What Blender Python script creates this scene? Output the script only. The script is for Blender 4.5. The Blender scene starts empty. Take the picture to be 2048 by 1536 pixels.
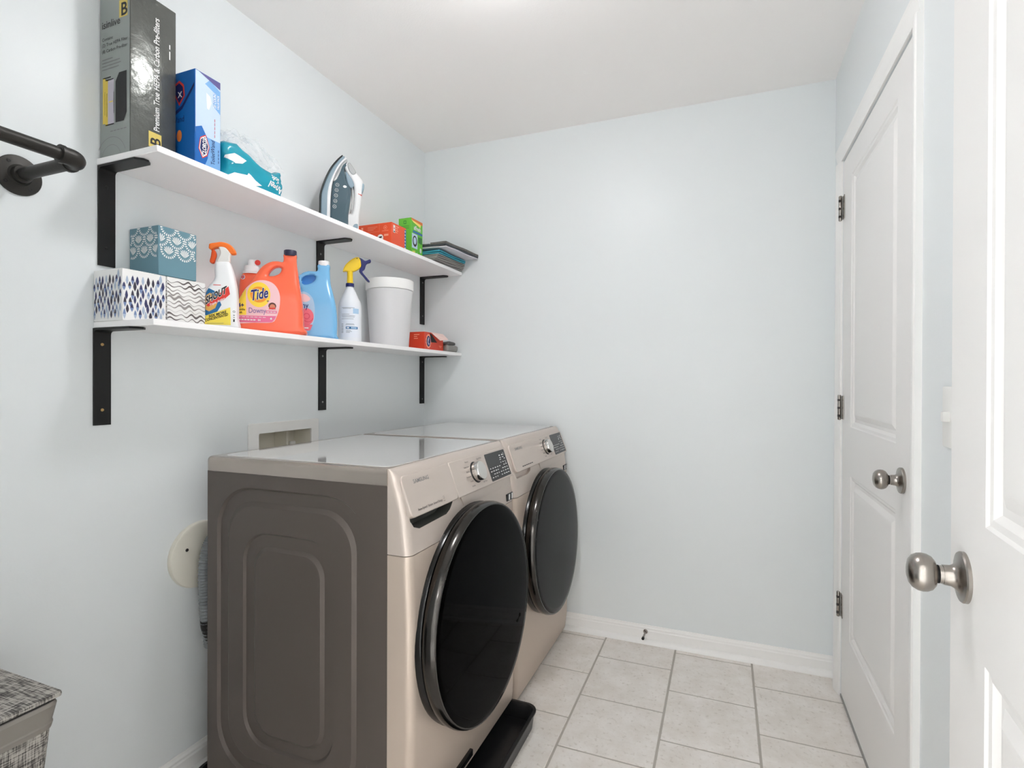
import bpy, bmesh, math, random
from mathutils import Matrix, Vector
from mathutils.bvhtree import BVHTree
random.seed(7)
SC = bpy.context.scene
COL = SC.collection
# ------------------------------------------------------------------ camera
D, W, H = 2.52, 1.9344, 2.44           # back wall y, right wall x, ceiling z
yaw, pit, rol = 0.3787, -0.0039, 0.0032
CAM = Vector((1.5166, 0.0, 1.1983))
F_ = Vector((-math.sin(yaw), math.cos(yaw), 0)); R_ = Vector((math.cos(yaw), math.sin(yaw), 0)); U_ = Vector((0, 0, 1))
F_, U_ = F_*math.cos(pit)+U_*math.sin(pit), U_*math.cos(pit)-F_*math.sin(pit)
R_, U_ = R_*math.cos(rol)+U_*math.sin(rol), U_*math.cos(rol)-R_*math.sin(rol)
cd = bpy.data.cameras.new('camera'); cam = bpy.data.objects.new('camera', cd); COL.objects.link(cam)
cd.sensor_width = 36; cd.lens = 1068.0/2048*36; cd.clip_start = 0.02
mw = Matrix((R_, U_, -F_)).transposed().to_4x4(); mw.translation = CAM
cam.matrix_world = mw
SC.camera = cam
# ------------------------------------------------------------------ world, lights, exposure
wd = bpy.data.worlds.new('world'); SC.world = wd; wd.use_nodes = True
wd.node_tree.nodes['Background'].inputs[0].default_value = (0.90, 0.95, 1.0, 1)
wd.node_tree.nodes['Background'].inputs[1].default_value = 0.35
LAMP = Vector((0.93, 1.27, 2.44)); LAMP_STRENGTH = 38.0
HALL_FILL = Vector((-.10, -.55, 2.44)); HALL_FILL_2 = Vector((1.75, -1.2, 2.44)); HALL_STRENGTH = 150.0; HALL_STRENGTH_2 = 20.0  # hall lights are unseen, added as soft fill through the doorway
SC.cycles.max_bounces = 16; SC.cycles.diffuse_bounces = 12; SC.cycles.glossy_bounces = 6; SC.cycles.transparent_max_bounces = 12
SC.view_settings.view_transform = 'Standard'; SC.view_settings.look = 'None'
SC.view_settings.exposure = 0.91; SC.view_settings.gamma = 1.0; SC.view_settings.use_curve_mapping = False

# ------------------------------------------------------------------ materials
def s2l(c):
    return tuple(((v/255)/12.92 if v/255 <= .04045 else ((v/255+.055)/1.055)**2.4) for v in c)
MATS = {}
def M(name, rgb, rough=.5, metal=0., coat=0., spec=.5, trans=0., ior=1.45, emit=0., bump=None, var=None, alpha=1.):
    """procedural principled material; rgb in sRGB 0-255; bump=(scale,strength), var=(scale,amount)"""
    m = bpy.data.materials.new(name); m.use_nodes = True
    nt = m.node_tree; b = nt.nodes['Principled BSDF']
    c = s2l(rgb)+(1,)
    b.inputs['Base Color'].default_value = c
    b.inputs['Roughness'].default_value = rough; b.inputs['Metallic'].default_value = metal
    b.inputs['Coat Weight'].default_value = coat; b.inputs['Coat Roughness'].default_value = .06
    b.inputs['Specular IOR Level'].default_value = spec
    b.inputs['Transmission Weight'].default_value = trans; b.inputs['IOR'].default_value = ior
    b.inputs['Alpha'].default_value = alpha
    if emit:
        b.inputs['Emission Color'].default_value = c; b.inputs['Emission Strength'].default_value = emit
    tc = nt.nodes.new('ShaderNodeTexCoord')
    if bump:
        n = nt.nodes.new('ShaderNodeTexNoise'); n.inputs['Scale'].default_value = bump[0]; n.inputs['Detail'].default_value = 3
        bp = nt.nodes.new('ShaderNodeBump'); bp.inputs['Strength'].default_value = bump[1]; bp.inputs['Distance'].default_value = .002
        nt.links.new(tc.outputs['Object'], n.inputs['Vector']); nt.links.new(n.outputs['Fac'], bp.inputs['Height'])
        nt.links.new(bp.outputs['Normal'], b.inputs['Normal'])
    if var:
        n = nt.nodes.new('ShaderNodeTexNoise'); n.inputs['Scale'].default_value = var[0]; n.inputs['Detail'].default_value = 6
        mx = nt.nodes.new('ShaderNodeMix'); mx.data_type = 'RGBA'
        mx.inputs[6].default_value = tuple(v*(1-var[1]) for v in c[:3])+(1,); mx.inputs[7].default_value = tuple(min(1, v*(1+var[1])) for v in c[:3])+(1,)
        nt.links.new(tc.outputs['Object'], n.inputs['Vector']); nt.links.new(n.outputs['Fac'], mx.inputs[0]); nt.links.new(mx.outputs[2], b.inputs['Base Color'])
    MATS[name] = m
    return m
M('wall_paint', (228, 232, 233), .36, bump=(260, .06), spec=.35)
M('ceiling_paint', (251, 248, 246), .9, bump=(180, .15), spec=.2)
M('trim_paint', (242, 241, 239), .35)
M('door_paint', (237, 235, 233), .38, bump=(90, .03))
M('grout', (182, 176, 168), .9, bump=(300, .3))
M('shelf_white', (248, 246, 246), .4)
M('black_metal', (24, 24, 24), .45, spec=.4, bump=(300, .05))
M('pipe_iron', (54, 52, 49), .42, metal=.5, bump=(150, .15))
M('brass', (196, 164, 112), .3, metal=1.)
M('steel_screw', (150, 150, 148), .35, metal=1.)
M('nickel', (160, 154, 148), .26, metal=1., bump=(40, .02))
M('dark_gap', (12, 12, 12), .8)
M('white_plastic', (238, 237, 234), .4)
M('cream_plastic', (224, 220, 208), .5)
M('grey_plastic', (150, 150, 148), .5)
M('lamp_glass', (253, 253, 255), .4, emit=LAMP_STRENGTH)
M('hall_fill_glass', (250, 252, 255), .4, emit=HALL_STRENGTH)
M('hall_fill_glass_2', (252, 252, 255), .4, emit=HALL_STRENGTH_2)
M('hall_paint', (240, 240, 239), .8)
# tile: pale stone with soft mottling
def tile_mat():
    m = M('tile_glaze', (221, 214, 205), .42, bump=(60, .12))
    nt = m.node_tree; b = nt.nodes['Principled BSDF']
    geo = nt.nodes.new('ShaderNodeNewGeometry')
    n1 = nt.nodes.new('ShaderNodeTexNoise'); n1.inputs['Scale'].default_value = 9; n1.inputs['Detail'].default_value = 8; n1.inputs['Roughness'].default_value = .7
    n2 = nt.nodes.new('ShaderNodeTexNoise'); n2.inputs['Scale'].default_value = 70; n2.inputs['Detail'].default_value = 4
    r1 = nt.nodes.new('ShaderNodeValToRGB'); r1.color_ramp.elements[0].position = .35; r1.color_ramp.elements[1].position = .62
    r1.color_ramp.elements[0].color = s2l((222, 215, 207))+(1,); r1.color_ramp.elements[1].color = s2l((236, 231, 226))+(1,)
    r2 = nt.nodes.new('ShaderNodeValToRGB'); r2.color_ramp.elements[0].position = .28; r2.color_ramp.elements[1].position = .42
    r2.color_ramp.elements[0].color = (.80, .78, .75, 1); r2.color_ramp.elements[1].color = (1, 1, 1, 1)
    mx = nt.nodes.new('ShaderNodeMix'); mx.data_type = 'RGBA'; mx.blend_type = 'MULTIPLY'; mx.inputs[0].default_value = 1
    nt.links.new(geo.outputs['Position'], n1.inputs['Vector']); nt.links.new(geo.outputs['Position'], n2.inputs['Vector'])
    nt.links.new(n1.outputs['Fac'], r1.inputs[0]); nt.links.new(n2.outputs['Fac'], r2.inputs[0])
    nt.links.new(r1.outputs[0], mx.inputs[6]); nt.links.new(r2.outputs[0], mx.inputs[7]); nt.links.new(mx.outputs[2], b.inputs['Base Color'])
tile_mat()
def brushed(name, rgb, rough, metal, axis):
    """brushed champagne steel: fine streaks along one axis"""
    m = M(name, rgb, rough, metal)
    nt = m.node_tree; b = nt.nodes['Principled BSDF']
    tc = nt.nodes.new('ShaderNodeTexCoord'); mp = nt.nodes.new('ShaderNodeMapping'); n = nt.nodes.new('ShaderNodeTexNoise')
    sc = [500, 500, 500]; sc[axis] = 6; mp.inputs['Scale'].default_value = sc; n.inputs['Scale'].default_value = 1.0; n.inputs['Detail'].default_value = 2
    bp = nt.nodes.new('ShaderNodeBump'); bp.inputs['Strength'].default_value = .06; bp.inputs['Distance'].default_value = .001
    nt.links.new(tc.outputs['Object'], mp.inputs[0]); nt.links.new(mp.outputs[0], n.inputs['Vector']); nt.links.new(n.outputs['Fac'], bp.inputs['Height']); nt.links.new(bp.outputs[0], b.inputs['Normal'])
brushed('champagne_front', (198, 183, 170), .38, .35, 1)
brushed('champagne_side_shade', (93, 85, 80), .45, .25, 2)  # side faces away from the lamp; that shade is darkened into the colour
brushed('champagne_panel', (202, 190, 181), .36, .35, 1)
M('champagne_top', (228, 226, 224), .05, .35, coat=.5)
M('champagne_rim', (176, 166, 158), .22, .7)
M('door_glass', (2, 2, 2), .04, spec=.018)
M('door_glass_reflect_tint', (26, 26, 26), .10, spec=.055)  # dryer glass greyed: the reflected room's brightness is put into the colour
M('dark_chrome', (72, 70, 68), .16, metal=1.)
M('black_gloss', (10, 10, 10), .2)
M('display_black', (38, 39, 40), .2)
M('print_white', (236, 236, 234), .5)
M('print_grey', (128, 128, 128), .5)
M('print_dark', (52, 48, 48), .5)
M('print_black', (20, 20, 22), .5)
M('chrome_knob', (205, 203, 200), .14, metal=1.)
M('knob_face', (214, 212, 208), .3, metal=.9)
M('pocket_grey', (78, 80, 76), .5)
M('pan_black', (30, 30, 31), .32, bump=(200, .05))
M('hose_grey', (128, 132, 134), .5)

# ------------------------------------------------------------------ object helpers
WPOS = {}
XF = [Matrix.Identity(4)]
def link(o, parent=None, wpos=Vector((0, 0, 0))):
    COL.objects.link(o)
    wpos = Vector(wpos)
    if parent is not None:
        o.parent = parent; o.location = wpos - WPOS[parent.name]
    else:
        o.location = wpos
    WPOS[o.name] = wpos
    return o
def thing(name, label, cat, base, group=None, kind=None):
    o = bpy.data.objects.new(name, None); o.empty_display_size = .05
    link(o, None, XF[-1] @ Vector(base)); tag(o, label, cat, group, kind)
    return o
def tag(o, label=None, cat=None, group=None, kind=None):
    if label: o['label'] = label
    if cat: o['category'] = cat
    if group: o['group'] = group
    if kind: o['kind'] = kind
    return o
def put(name, me, mat, parent=None, smooth=None, wpos=None, xf=True):
    """mesh data (world coordinates after XF) -> linked object"""
    if xf and XF[-1] != Matrix.Identity(4): me.transform(XF[-1])
    mats = mat if isinstance(mat, (list, tuple)) else [mat]
    me.materials.clear()
    for m in mats: me.materials.append(MATS[m])
    if smooth is not None:
        for p in me.polygons: p.use_smooth = True
        me.set_sharp_from_angle(angle=math.radians(smooth))
    o = bpy.data.objects.new(name, me)
    if parent is None:                       # one-mesh thing: origin at its own base
        if wpos is None:
            xs = [v.co for v in me.vertices]
            lo = Vector((min(v.x for v in xs), min(v.y for v in xs), min(v.z for v in xs))); hi = Vector((max(v.x for v in xs), max(v.y for v in xs), max(v.z for v in xs)))
            wpos = Vector(((lo.x+hi.x)/2, (lo.y+hi.y)/2, lo.z))
        me.transform(Matrix.Translation(-wpos))
        return link(o, None, wpos)
    return link(o, parent, Vector((0, 0, 0)))
def mesh(verts, faces):
    me = bpy.data.meshes.new('m'); me.from_pydata([tuple(v) for v in verts], [], faces); me.update()
    bm = bmesh.new(); bm.from_mesh(me); bmesh.ops.recalc_face_normals(bm, faces=bm.faces); bm.to_mesh(me); bm.free()
    return me
def bm_mesh(bm):
    bmesh.ops.recalc_face_normals(bm, faces=bm.faces)
    me = bpy.data.meshes.new('m'); bm.to_mesh(me); bm.free(); return me
def add_box(bm, a, b, bevel=0, seg=2):
    r = bmesh.ops.create_cube(bm, size=1)
    vs = r['verts']
    for v in vs:
        v.co = Vector((a[i]+(b[i]-a[i])*(v.co[i]+.5) for i in range(3)))
    if bevel:
        es = list({e for v in vs for e in v.link_edges})
        bmesh.ops.bevel(bm, geom=es, offset=bevel, segments=seg, profile=.5, affect='EDGES')
def box(name, a, b, mat, parent=None, bevel=0, seg=2, smooth=None):
    bm = bmesh.new(); add_box(bm, a, b, bevel, seg)
    return put(name, bm_mesh(bm), mat, parent, smooth if smooth is not None else (40 if bevel else None))
def boxes(name, lst, mat, parent=None, bevel=0):
    bm = bmesh.new()
    for a, b in lst: add_box(bm, a, b, bevel)
    return put(name, bm_mesh(bm), mat, parent, 40 if bevel else None)
def lathe_mesh(prof, seg=32, cap=True):
    vs, fs = [], []
    for r, h in prof:
        for k in range(seg):
            a = 2*math.pi*k/seg; vs.append((r*math.cos(a), r*math.sin(a), h))
    for i in range(len(prof)-1):
        for k in range(seg):
            fs.append((i*seg+k, i*seg+(k+1) % seg, (i+1)*seg+(k+1) % seg, (i+1)*seg+k))
    if cap:
        fs.append(tuple(range(seg))[::-1]); n = (len(prof)-1)*seg; fs.append(tuple(range(n, n+seg)))
    return mesh(vs, fs)
def frame(origin, zdir, xhint=Vector((0, 0, 1))):
    z = Vector(zdir).normalized(); x = Vector(xhint); x = (x - z*x.dot(z))
    if x.length < 1e-4: x = Vector((1, 0, 0)) - z*z.x
    x.normalize(); y = z.cross(x)
    m = Matrix((x, y, z)).transposed().to_4x4(); m.translation = Vector(origin); return m
def lathe(name, prof, mat, parent, origin, axis=(0, 0, 1), seg=32, smooth=35, scale=None):
    me = lathe_mesh(prof, seg)
    m = frame(origin, axis)
    if scale: m = m @ Matrix.Diagonal((scale[0], scale[1], scale[2], 1))
    me.transform(m)
    return put(name, me, mat, parent, smooth)
def tube_mesh(pts, rad, seg=12, cap=True):
    """rad: number or list"""
    pts = [Vector(p) for p in pts]; n = len(pts); rr = rad if isinstance(rad, list) else [rad]*n
    vs, fs = [], []; ref = None
    for i, p in enumerate(pts):
        t = (pts[min(i+1, n-1)]-pts[max(i-1, 0)]).normalized()
        if ref is None:
            ref = t.orthogonal().normalized()
        ref = (ref - t*ref.dot(t)).normalized(); b = t.cross(ref)
        for k in range(seg):
            a = 2*math.pi*k/seg; vs.append(p+(ref*math.cos(a)+b*math.sin(a))*rr[i])
    for i in range(n-1):
        for k in range(seg): fs.append((i*seg+k, i*seg+(k+1) % seg, (i+1)*seg+(k+1) % seg, (i+1)*seg+k))
    if cap: fs.append(tuple(range(seg))); fs.append(tuple(range((n-1)*seg, n*seg)))
    return mesh(vs, fs)
def tube(name, pts, rad, mat, parent, seg=12): return put(name, tube_mesh(pts, rad, seg), mat, parent, 50)
def cat(pts, n=5, closed=True):
    """Catmull-Rom through 2D/3D points"""
    P = [Vector(p) for p in pts]; N = len(P); out = []
    for i in range(N if closed else N-1):
        g = lambda k: P[k % N] if closed else P[max(0, min(N-1, k))]
        p0, p1, p2, p3 = g(i-1), g(i), g(i+1), g(i+2)
        for j in range(n):
            t = j/n
            out.append(.5*((2*p1)+(p2-p0)*t+(2*p0-5*p1+4*p2-p3)*t*t+(3*p1-p0-3*p2+p3)*t**3))
    if not closed: out.append(P[-1])
    return out
def eval_mesh(o):
    bpy.context.view_layer.update()
    dg = bpy.context.evaluated_depsgraph_get()
    return bpy.data.meshes.new_from_object(o.evaluated_get(dg))
def solid_mesh(outlines, half, bevel, res=3):
    """2D outlines (list of closed point lists; later ones may be holes) -> rounded slab, local XY plane, thickness along Z"""
    cu = bpy.data.curves.new('c', 'CURVE'); cu.dimensions = '2D'; cu.fill_mode = 'BOTH'
    cu.extrude = max(half-bevel, 0); cu.bevel_depth = bevel; cu.bevel_resolution = res; cu.offset = -bevel
    for pts in outlines:
        s = cu.splines.new('POLY'); s.points.add(len(pts)-1); s.use_cyclic_u = True
        for q, p in zip(s.points, pts): q.co = (p[0], p[1], 0, 1)
    o = bpy.data.objects.new('c', cu); COL.objects.link(o); me = eval_mesh(o)
    bpy.data.objects.remove(o); bpy.data.curves.remove(cu)
    return me
def join_meshes(ms):
    bm = bmesh.new()
    for m in ms: bm.from_mesh(m)
    me = bpy.data.meshes.new('j'); bm.to_mesh(me); bm.free(); return me
def remesh(me, vox=.003, smooth=8):
    o = bpy.data.objects.new('r', me); COL.objects.link(o)
    r = o.modifiers.new('r', 'REMESH'); r.mode = 'VOXEL'; r.voxel_size = vox
    s = o.modifiers.new('s', 'SMOOTH'); s.factor = .5; s.iterations = smooth
    out = eval_mesh(o); bpy.data.objects.remove(o); return out
def boolean(me, cutters):
    o = bpy.data.objects.new('r', me); COL.objects.link(o); tmp = []
    for c in cutters:
        k = bpy.data.objects.new('k', c); COL.objects.link(k); tmp.append(k)
        b = o.modifiers.new('b', 'BOOLEAN'); b.operation = 'DIFFERENCE'; b.object = k; b.solver = 'EXACT'
    out = eval_mesh(o)
    for t in tmp+[o]: bpy.data.objects.remove(t)
    return out
def plane_frame(origin, right, up):
    r = Vector(right).normalized(); u = Vector(up); u = (u-r*u.dot(r)).normalized(); n = r.cross(u)
    m = Matrix((r, u, n)).transposed().to_4x4(); m.translation = Vector(origin); return m
def text_mesh(s, size, align='LEFT', bold=0., shear=0., width=1.):
    cu = bpy.data.curves.new('t', 'FONT'); cu.body = s; cu.size = size; cu.align_x = align; cu.offset = bold*size; cu.shear = shear
    cu.resolution_u = 3; cu.fill_mode = 'FRONT'
    o = bpy.data.objects.new('t', cu); COL.objects.link(o); me = eval_mesh(o)
    bpy.data.objects.remove(o); bpy.data.curves.remove(cu)
    if width != 1.: me.transform(Matrix.Diagonal((width, 1, 1, 1)))
    return me
class Print:
    """collects flat print (lettering, shapes) on one plane; each colour becomes one thin part"""
    def __init__(s, origin, right, up, lift=.0005): s.m = plane_frame(origin, right, up); s.d = {}; s.lift = lift; s.k = 0
    def add(s, mat, me): s.d.setdefault(mat, []).append(me)
    def text(s, mat, t, x, y, size, align='LEFT', rot=0., bold=0., shear=0., width=1., lift=0, skew=0., fit=None):
        me = text_mesh(t, size, align, bold, shear, width)
        if fit: x1 = max(v.co.x for v in me.vertices); me.transform(Matrix.Diagonal((fit/x1, 1, 1, 1)))
        if skew:
            for v in me.vertices: v.co.y += v.co.x*skew
        me.transform(Matrix.Translation((x, y, lift)) @ Matrix.Rotation(math.radians(rot), 4, 'Z')); s.add(mat, me)
    def poly(s, mat, pts, lift=0):
        me = bpy.data.meshes.new('p'); me.from_pydata([(p[0], p[1], lift) for p in pts], [], [tuple(range(len(pts)))]); s.add(mat, me)
    def rect(s, mat, x0, y0, x1, y1, lift=0): s.poly(mat, [(x0, y0), (x1, y0), (x1, y1), (x0, y1)], lift)
    def disc(s, mat, x, y, rx, ry=None, lift=0, n=24): ry = ry or rx; s.poly(mat, [(x+rx*math.cos(2*math.pi*k/n), y+ry*math.sin(2*math.pi*k/n)) for k in range(n)], lift)
    def ring(s, mat, x, y, r0, r1, lift=0, n=32, a0=0, a1=360):
        vs = []; fs = []
        for k in range(n+1):
            a = math.radians(a0+(a1-a0)*k/n); vs += [(x+r0*math.cos(a), y+r0*math.sin(a), lift), (x+r1*math.cos(a), y+r1*math.sin(a), lift)]
        for k in range(n): fs.append((2*k, 2*k+1, 2*k+3, 2*k+2))
        me = bpy.data.meshes.new('p'); me.from_pydata(vs, [], fs); s.add(mat, me)
    def done(s, parent, names=None, bvh=None, off=.0008):
        i = 0
        for mat, ms in s.d.items():
            many = len(ms) > 8
            for me in ([join_meshes(ms)] if many else ms):
              if bvh:
                bm = bmesh.new(); bm.from_mesh(me)
                for _ in range(5):
                    es = [e for e in bm.edges if e.calc_length() > .0042]
                    if not es: break
                    bmesh.ops.subdivide_edges(bm, edges=es, cuts=1); bmesh.ops.triangulate(bm, faces=bm.faces)
                n = Vector(s.m.col[2][:3])
                for v in bm.verts:
                    z = v.co.z; p = s.m @ Vector((v.co.x, v.co.y, 0)); hit = bvh.ray_cast(p+n*.3, -n)
                    if hit[0] is not None: p = hit[0]
                    v.co = p + n*(off+z)
                bm.to_mesh(me); bm.free()
              else:
                me.transform(Matrix.Translation((0, 0, s.lift))); me.transform(s.m)
              o = put((names or {}).get(mat, 'lettering'), me, mat, parent)
              if many: o['kind'] = 'stuff'
def bvh_of(me):
    bm = bmesh.new(); bm.from_mesh(me); t = BVHTree.FromBMesh(bm); bm.free(); return t
def rrect(x0, y0, x1, y1, r, n=8):
    pts = []
    for cx, cy, a in ((x1-r, y1-r, 0), (x0+r, y1-r, 90), (x0+r, y0+r, 180), (x1-r, y0+r, 270)):
        for k in range(n+1):
            t = math.radians(a+90*k/n); pts.append((cx+r*math.cos(t), cy+r*math.sin(t)))
    return pts
def struct(o): o['kind'] = 'structure'; return o

# ================================================================== ROOM SHELL
YR0, YR1 = 0.05, 0.165          # rear wall (camera stands in its doorway)
DX0, DX1 = 0.985, 1.747         # doorway in the rear wall
OY0, OY1 = 1.532, 2.363         # closet door opening in the right wall
bm = bmesh.new()                # left wall with the washer box cut-out
HY0, HY1, HZ0, HZ1 = 1.395, 1.668, .87, 1.022
for a, b in (((-.12, YR0, 0), (0, HY0, H)), ((-.12, HY1, 0), (0, D+.12, H)), ((-.12, HY0, 0), (0, HY1, HZ0)), ((-.12, HY0, HZ1), (0, HY1, H))): add_box(bm, a, b)
struct(put('wall_left', bm_mesh(bm), 'wall_paint'))
struct(box('wall_back', (0, D, 0), (W+.12, D+.12, H), 'wall_paint'))
struct(boxes('wall_right', [((W, YR0, 0), (W+.12, OY0, H)), ((W, OY1, 0), (W+.12, D, H)), ((W, OY0, 2.045), (W+.12, OY1, H))], 'wall_paint'))
struct(boxes('wall_rear', [((0, YR0, 0), (DX0, YR1, H)), ((DX1, YR0, 0), (W, YR1, H)), ((DX0, YR0, 2.045), (DX1, YR1, H))], 'wall_paint'))
struct(box('ceiling', (-.12, YR0, H), (W+.12, D+.12, H+.1), 'ceiling_paint'))
# hallway behind the camera that the doorway opens to
struct(boxes('wall_hall', [((-.6, -2.2, 0), (-.5, YR0, H)), ((2.9, -2.2, 0), (3.0, YR0, H)), ((-.6, -2.3, 0), (3.0, -2.2, H)), ((-.5, YR0-.01, 0), (0-.12, YR0+.1, H)), ((W+.12, YR0-.01, 0), (2.9, YR0+.1, H))], 'hall_paint'))
struct(box('ceiling_hall', (-.6, -2.3, H), (3.0, YR0, H+.1), 'ceiling_paint'))
struct(box('floor_hall', (-.6, -2.3, -.05), (3.0, YR0, -.002), 'hall_paint'))

# floor: grout bed + individual tiles in a half-offset running pattern
floor = struct(box('floor', (-.12, YR0, -.05), (W+.12, D+.12, -.0025), 'grout'))
PX, PY, GAP = .312, .3097, .0078
tile_cache = {}
def tile(x0, x1, y0, y1):
    key = (round(x1-x0, 3), round(y1-y0, 3))
    if key not in tile_cache:
        bm = bmesh.new(); add_box(bm, (-key[0]/2, -key[1]/2, -.006), (key[0]/2, key[1]/2, 0), .0012, 1)
        me = bm_mesh(bm); me.materials.append(MATS['tile_glaze']); tile_cache[key] = me
    o = bpy.data.objects.new('tile', tile_cache[key])
    link(o, floor, ((x0+x1)/2, (y0+y1)/2, 0))
for i in range(-4, 4):
    xa, xb = 1.0055+PX*i+GAP/2, 1.0055+PX*(i+1)-GAP/2
    xa, xb = max(xa, .002), min(xb, W-.001)
    if xb-xa < .02: continue
    off = 2.311 if i % 2 == 0 else 2.156
    for j in range(-8, 2):
        ya, yb = off+PY*j+GAP/2, off+PY*(j+1)-GAP/2
        ya, yb = max(ya, YR1), min(yb, D-.001)
        if yb-ya < .02: continue
        tile(xa, xb, ya, yb)

# baseboards with a cap bead and a quarter-round shoe
def base_profile(): return [(0, 0), (.012, 0), (.012, .055), (.009, .060), (.009, .066), (.005, .072), (.003, .078), (0, .078)]
def shoe_profile():
    return [(.012, 0), (.030, 0)]+[(.012+.018*math.cos(a), .020*math.sin(a)) for a in [math.pi/2*k/5 for k in range(1, 6)]]
def extrude_profile(prof, p0, p1, out):
    """prof (offset,z) swept from p0 to p1; out = unit vector away from the wall"""
    p0, p1, out = Vector(p0), Vector(p1), Vector(out); n = len(prof); vs = []
    for p in (p0, p1):
        for a, z in prof: vs.append(p+out*a+Vector((0, 0, z)))
    fs = [(k, (k+1) % n, n+(k+1) % n, n+k) for k in range(n)]+[tuple(range(n))[::-1], tuple(range(n, 2*n))]
    return mesh(vs, fs)
def baseboard(name, p0, p1, out):
    o = struct(put(name, extrude_profile(base_profile(), p0, p1, out), 'trim_paint'))
    s = put('shoe_moulding', extrude_profile(shoe_profile(), p0, p1, out), 'trim_paint', o, 50)
    return o
baseboard('baseboard_back', (.001, D, 0), (W-.001, D, 0), (0, -1, 0))
baseboard('baseboard_left', (0, YR1, 0), (0, D-.032, 0), (1, 0, 0))
baseboard('baseboard_right', (W, YR1+.05, 0), (W, 1.474, 0), (-1, 0, 0))

# ------------------------------------------------------------------ doors
def panel_rings(vs, fs, x0, z0, x1, z1, steps):
    """moulded panel in a door face: concentric rectangles at given insets/depths"""
    prev = None
    for ins, dep in steps:
        k = len(vs); vs += [(x0+ins, dep, z0+ins), (x1-ins, dep, z0+ins), (x1-ins, dep, z1-ins), (x0+ins, dep, z1-ins)]
        if prev is not None:
            for a in range(4): fs.append((prev+a, prev+(a+1) % 4, k+(a+1) % 4, k+a))
        prev = k
    fs.append((prev, prev+1, prev+2, prev+3))
def door_mesh(w, z0, z1, thick, panels):
    """local: x along width 0..w, y = depth (front face at 0, back at +thick), z up"""
    vs, fs = [], []
    def q(a, b, c, d): k = len(vs); vs.extend([a, b, c, d]); fs.append((k, k+1, k+2, k+3))
    px0, px1 = panels[0][0], panels[0][2]
    zs = [z0]+[v for p in sorted(panels, key=lambda p: p[1]) for v in (p[1], p[3])]+[z1]
    for y, flip in ((0, 1), (thick, -1)):
        q((0, y, z0), (px0, y, z0), (px0, y, z1), (0, y, z1)); q((px1, y, z0), (w, y, z0), (w, y, z1), (px1, y, z1))
        for k in range(0, len(zs), 2): q((px0, y, zs[k]), (px1, y, zs[k]), (px1, y, zs[k+1]), (px0, y, zs[k+1]))
        for p in panels:
            panel_rings(vs, fs, *p, [(0, y), (.004, y+.003*flip), (.012, y+.004*flip), (.020, y+.010*flip), (.030, y+.010*flip), (.046, y+.003*flip), (.050, y+.0025*flip)])
    q((0, 0, z0), (0, thick, z0), (0, thick, z1), (0, 0, z1)); q((w, 0, z0), (w, thick, z0), (w, thick, z1), (w, 0, z1))
    q((0, 0, z0), (w, 0, z0), (w, thick, z0), (0, thick, z0)); q((0, 0, z1), (w, 0, z1), (w, thick, z1), (0, thick, z1))
    me = bpy.data.meshes.new('d'); me.from_pydata(vs, [], fs)
    bm = bmesh.new(); bm.from_mesh(me); bmesh.ops.remove_doubles(bm, verts=bm.verts, dist=.0002); bmesh.ops.recalc_face_normals(bm, faces=bm.faces); bm.to_mesh(me); bm.free()
    return me
def knob_set(door, origin, axis):
    k = lathe('door_knob', [(.0005, .0), (.013, .0), (.0125, .012), (.012, .022), (.0115, .0275), (.0105, .028), (.0105, .030), (.0125, .0305), (.0175, .032), (.0220, .0355), (.0245, .0405), (.0252, .0455), (.0243, .0510), (.0212, .0565), (.0160, .0603), (.009, .0622), (.0005, .0627)], 'nickel', door, origin, axis, 40, 30)
    lathe('rose', [(.0005, -.001), (.0328, -.001), (.0328, .004), (.0315, .0058), (.0265, .0068), (.0200, .0085), (.0155, .0115), (.0134, .0155), (.0129, .0235), (.0005, .0235)], 'nickel', k, origin, axis, 44, 30)
    lathe('shadow_gap_ring', [(.0005, .0278), (.0119, .0278), (.0119, .0302), (.0005, .0302)], 'dark_gap', k, origin, axis, 28)
    return k
# closet door, closed, in the right wall (face flush with the wall plane)
m1 = Matrix.Translation((W+.001, OY1-.004, 0)) @ Matrix(((0, 1, 0, 0), (-1, 0, 0, 0), (0, 0, 1, 0), (0, 0, 0, 1)))
wdoor = OY1-OY0-.008
PAN = [(.140, .272, .140+.543, .866), (.140, 1.040, .140+.543, 1.945)]
me = door_mesh(wdoor, .012, 2.037, .035, PAN); me.transform(m1)
door1 = struct(put('door_1', me, 'door_paint'))
tag(door1, 'white two-panel closet door, closed, beside the back wall')
knob_set(door1, (W, 1.618, .952), (-1, 0, 0))
for z in (1.865, 1.105, .352):
    hg = lathe('hinge', [(.0005, -.048), (.0045, -.048), (.0062, -.045), (.0062, .045), (.0045, .048), (.0005, .048)], 'nickel', door1, (W-.0085, OY1+.002, z), (0, 0, 1), 16)
    box('hinge_leaf', (W-.0022, OY1-.030, z-.0445), (W+.0005, OY1-.002, z+.0445), 'nickel', hg, .0006)
    for dz in (-.03, 0, .03):
        box('hinge_slot', (W-.0155, OY1-.0055, z+dz-.006), (W-.0082, OY1+.0005, z+dz+.002), 'print_dark', hg)
box('latch_plate', (W-.0015, OY0+.005, .925), (W+.001, OY0+.012, .985), 'nickel', door1)
box('door_sweep', (W-.002, OY0+.004, .001), (W+.03, OY1-.004, .0115), 'grey_plastic', door1)
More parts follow.
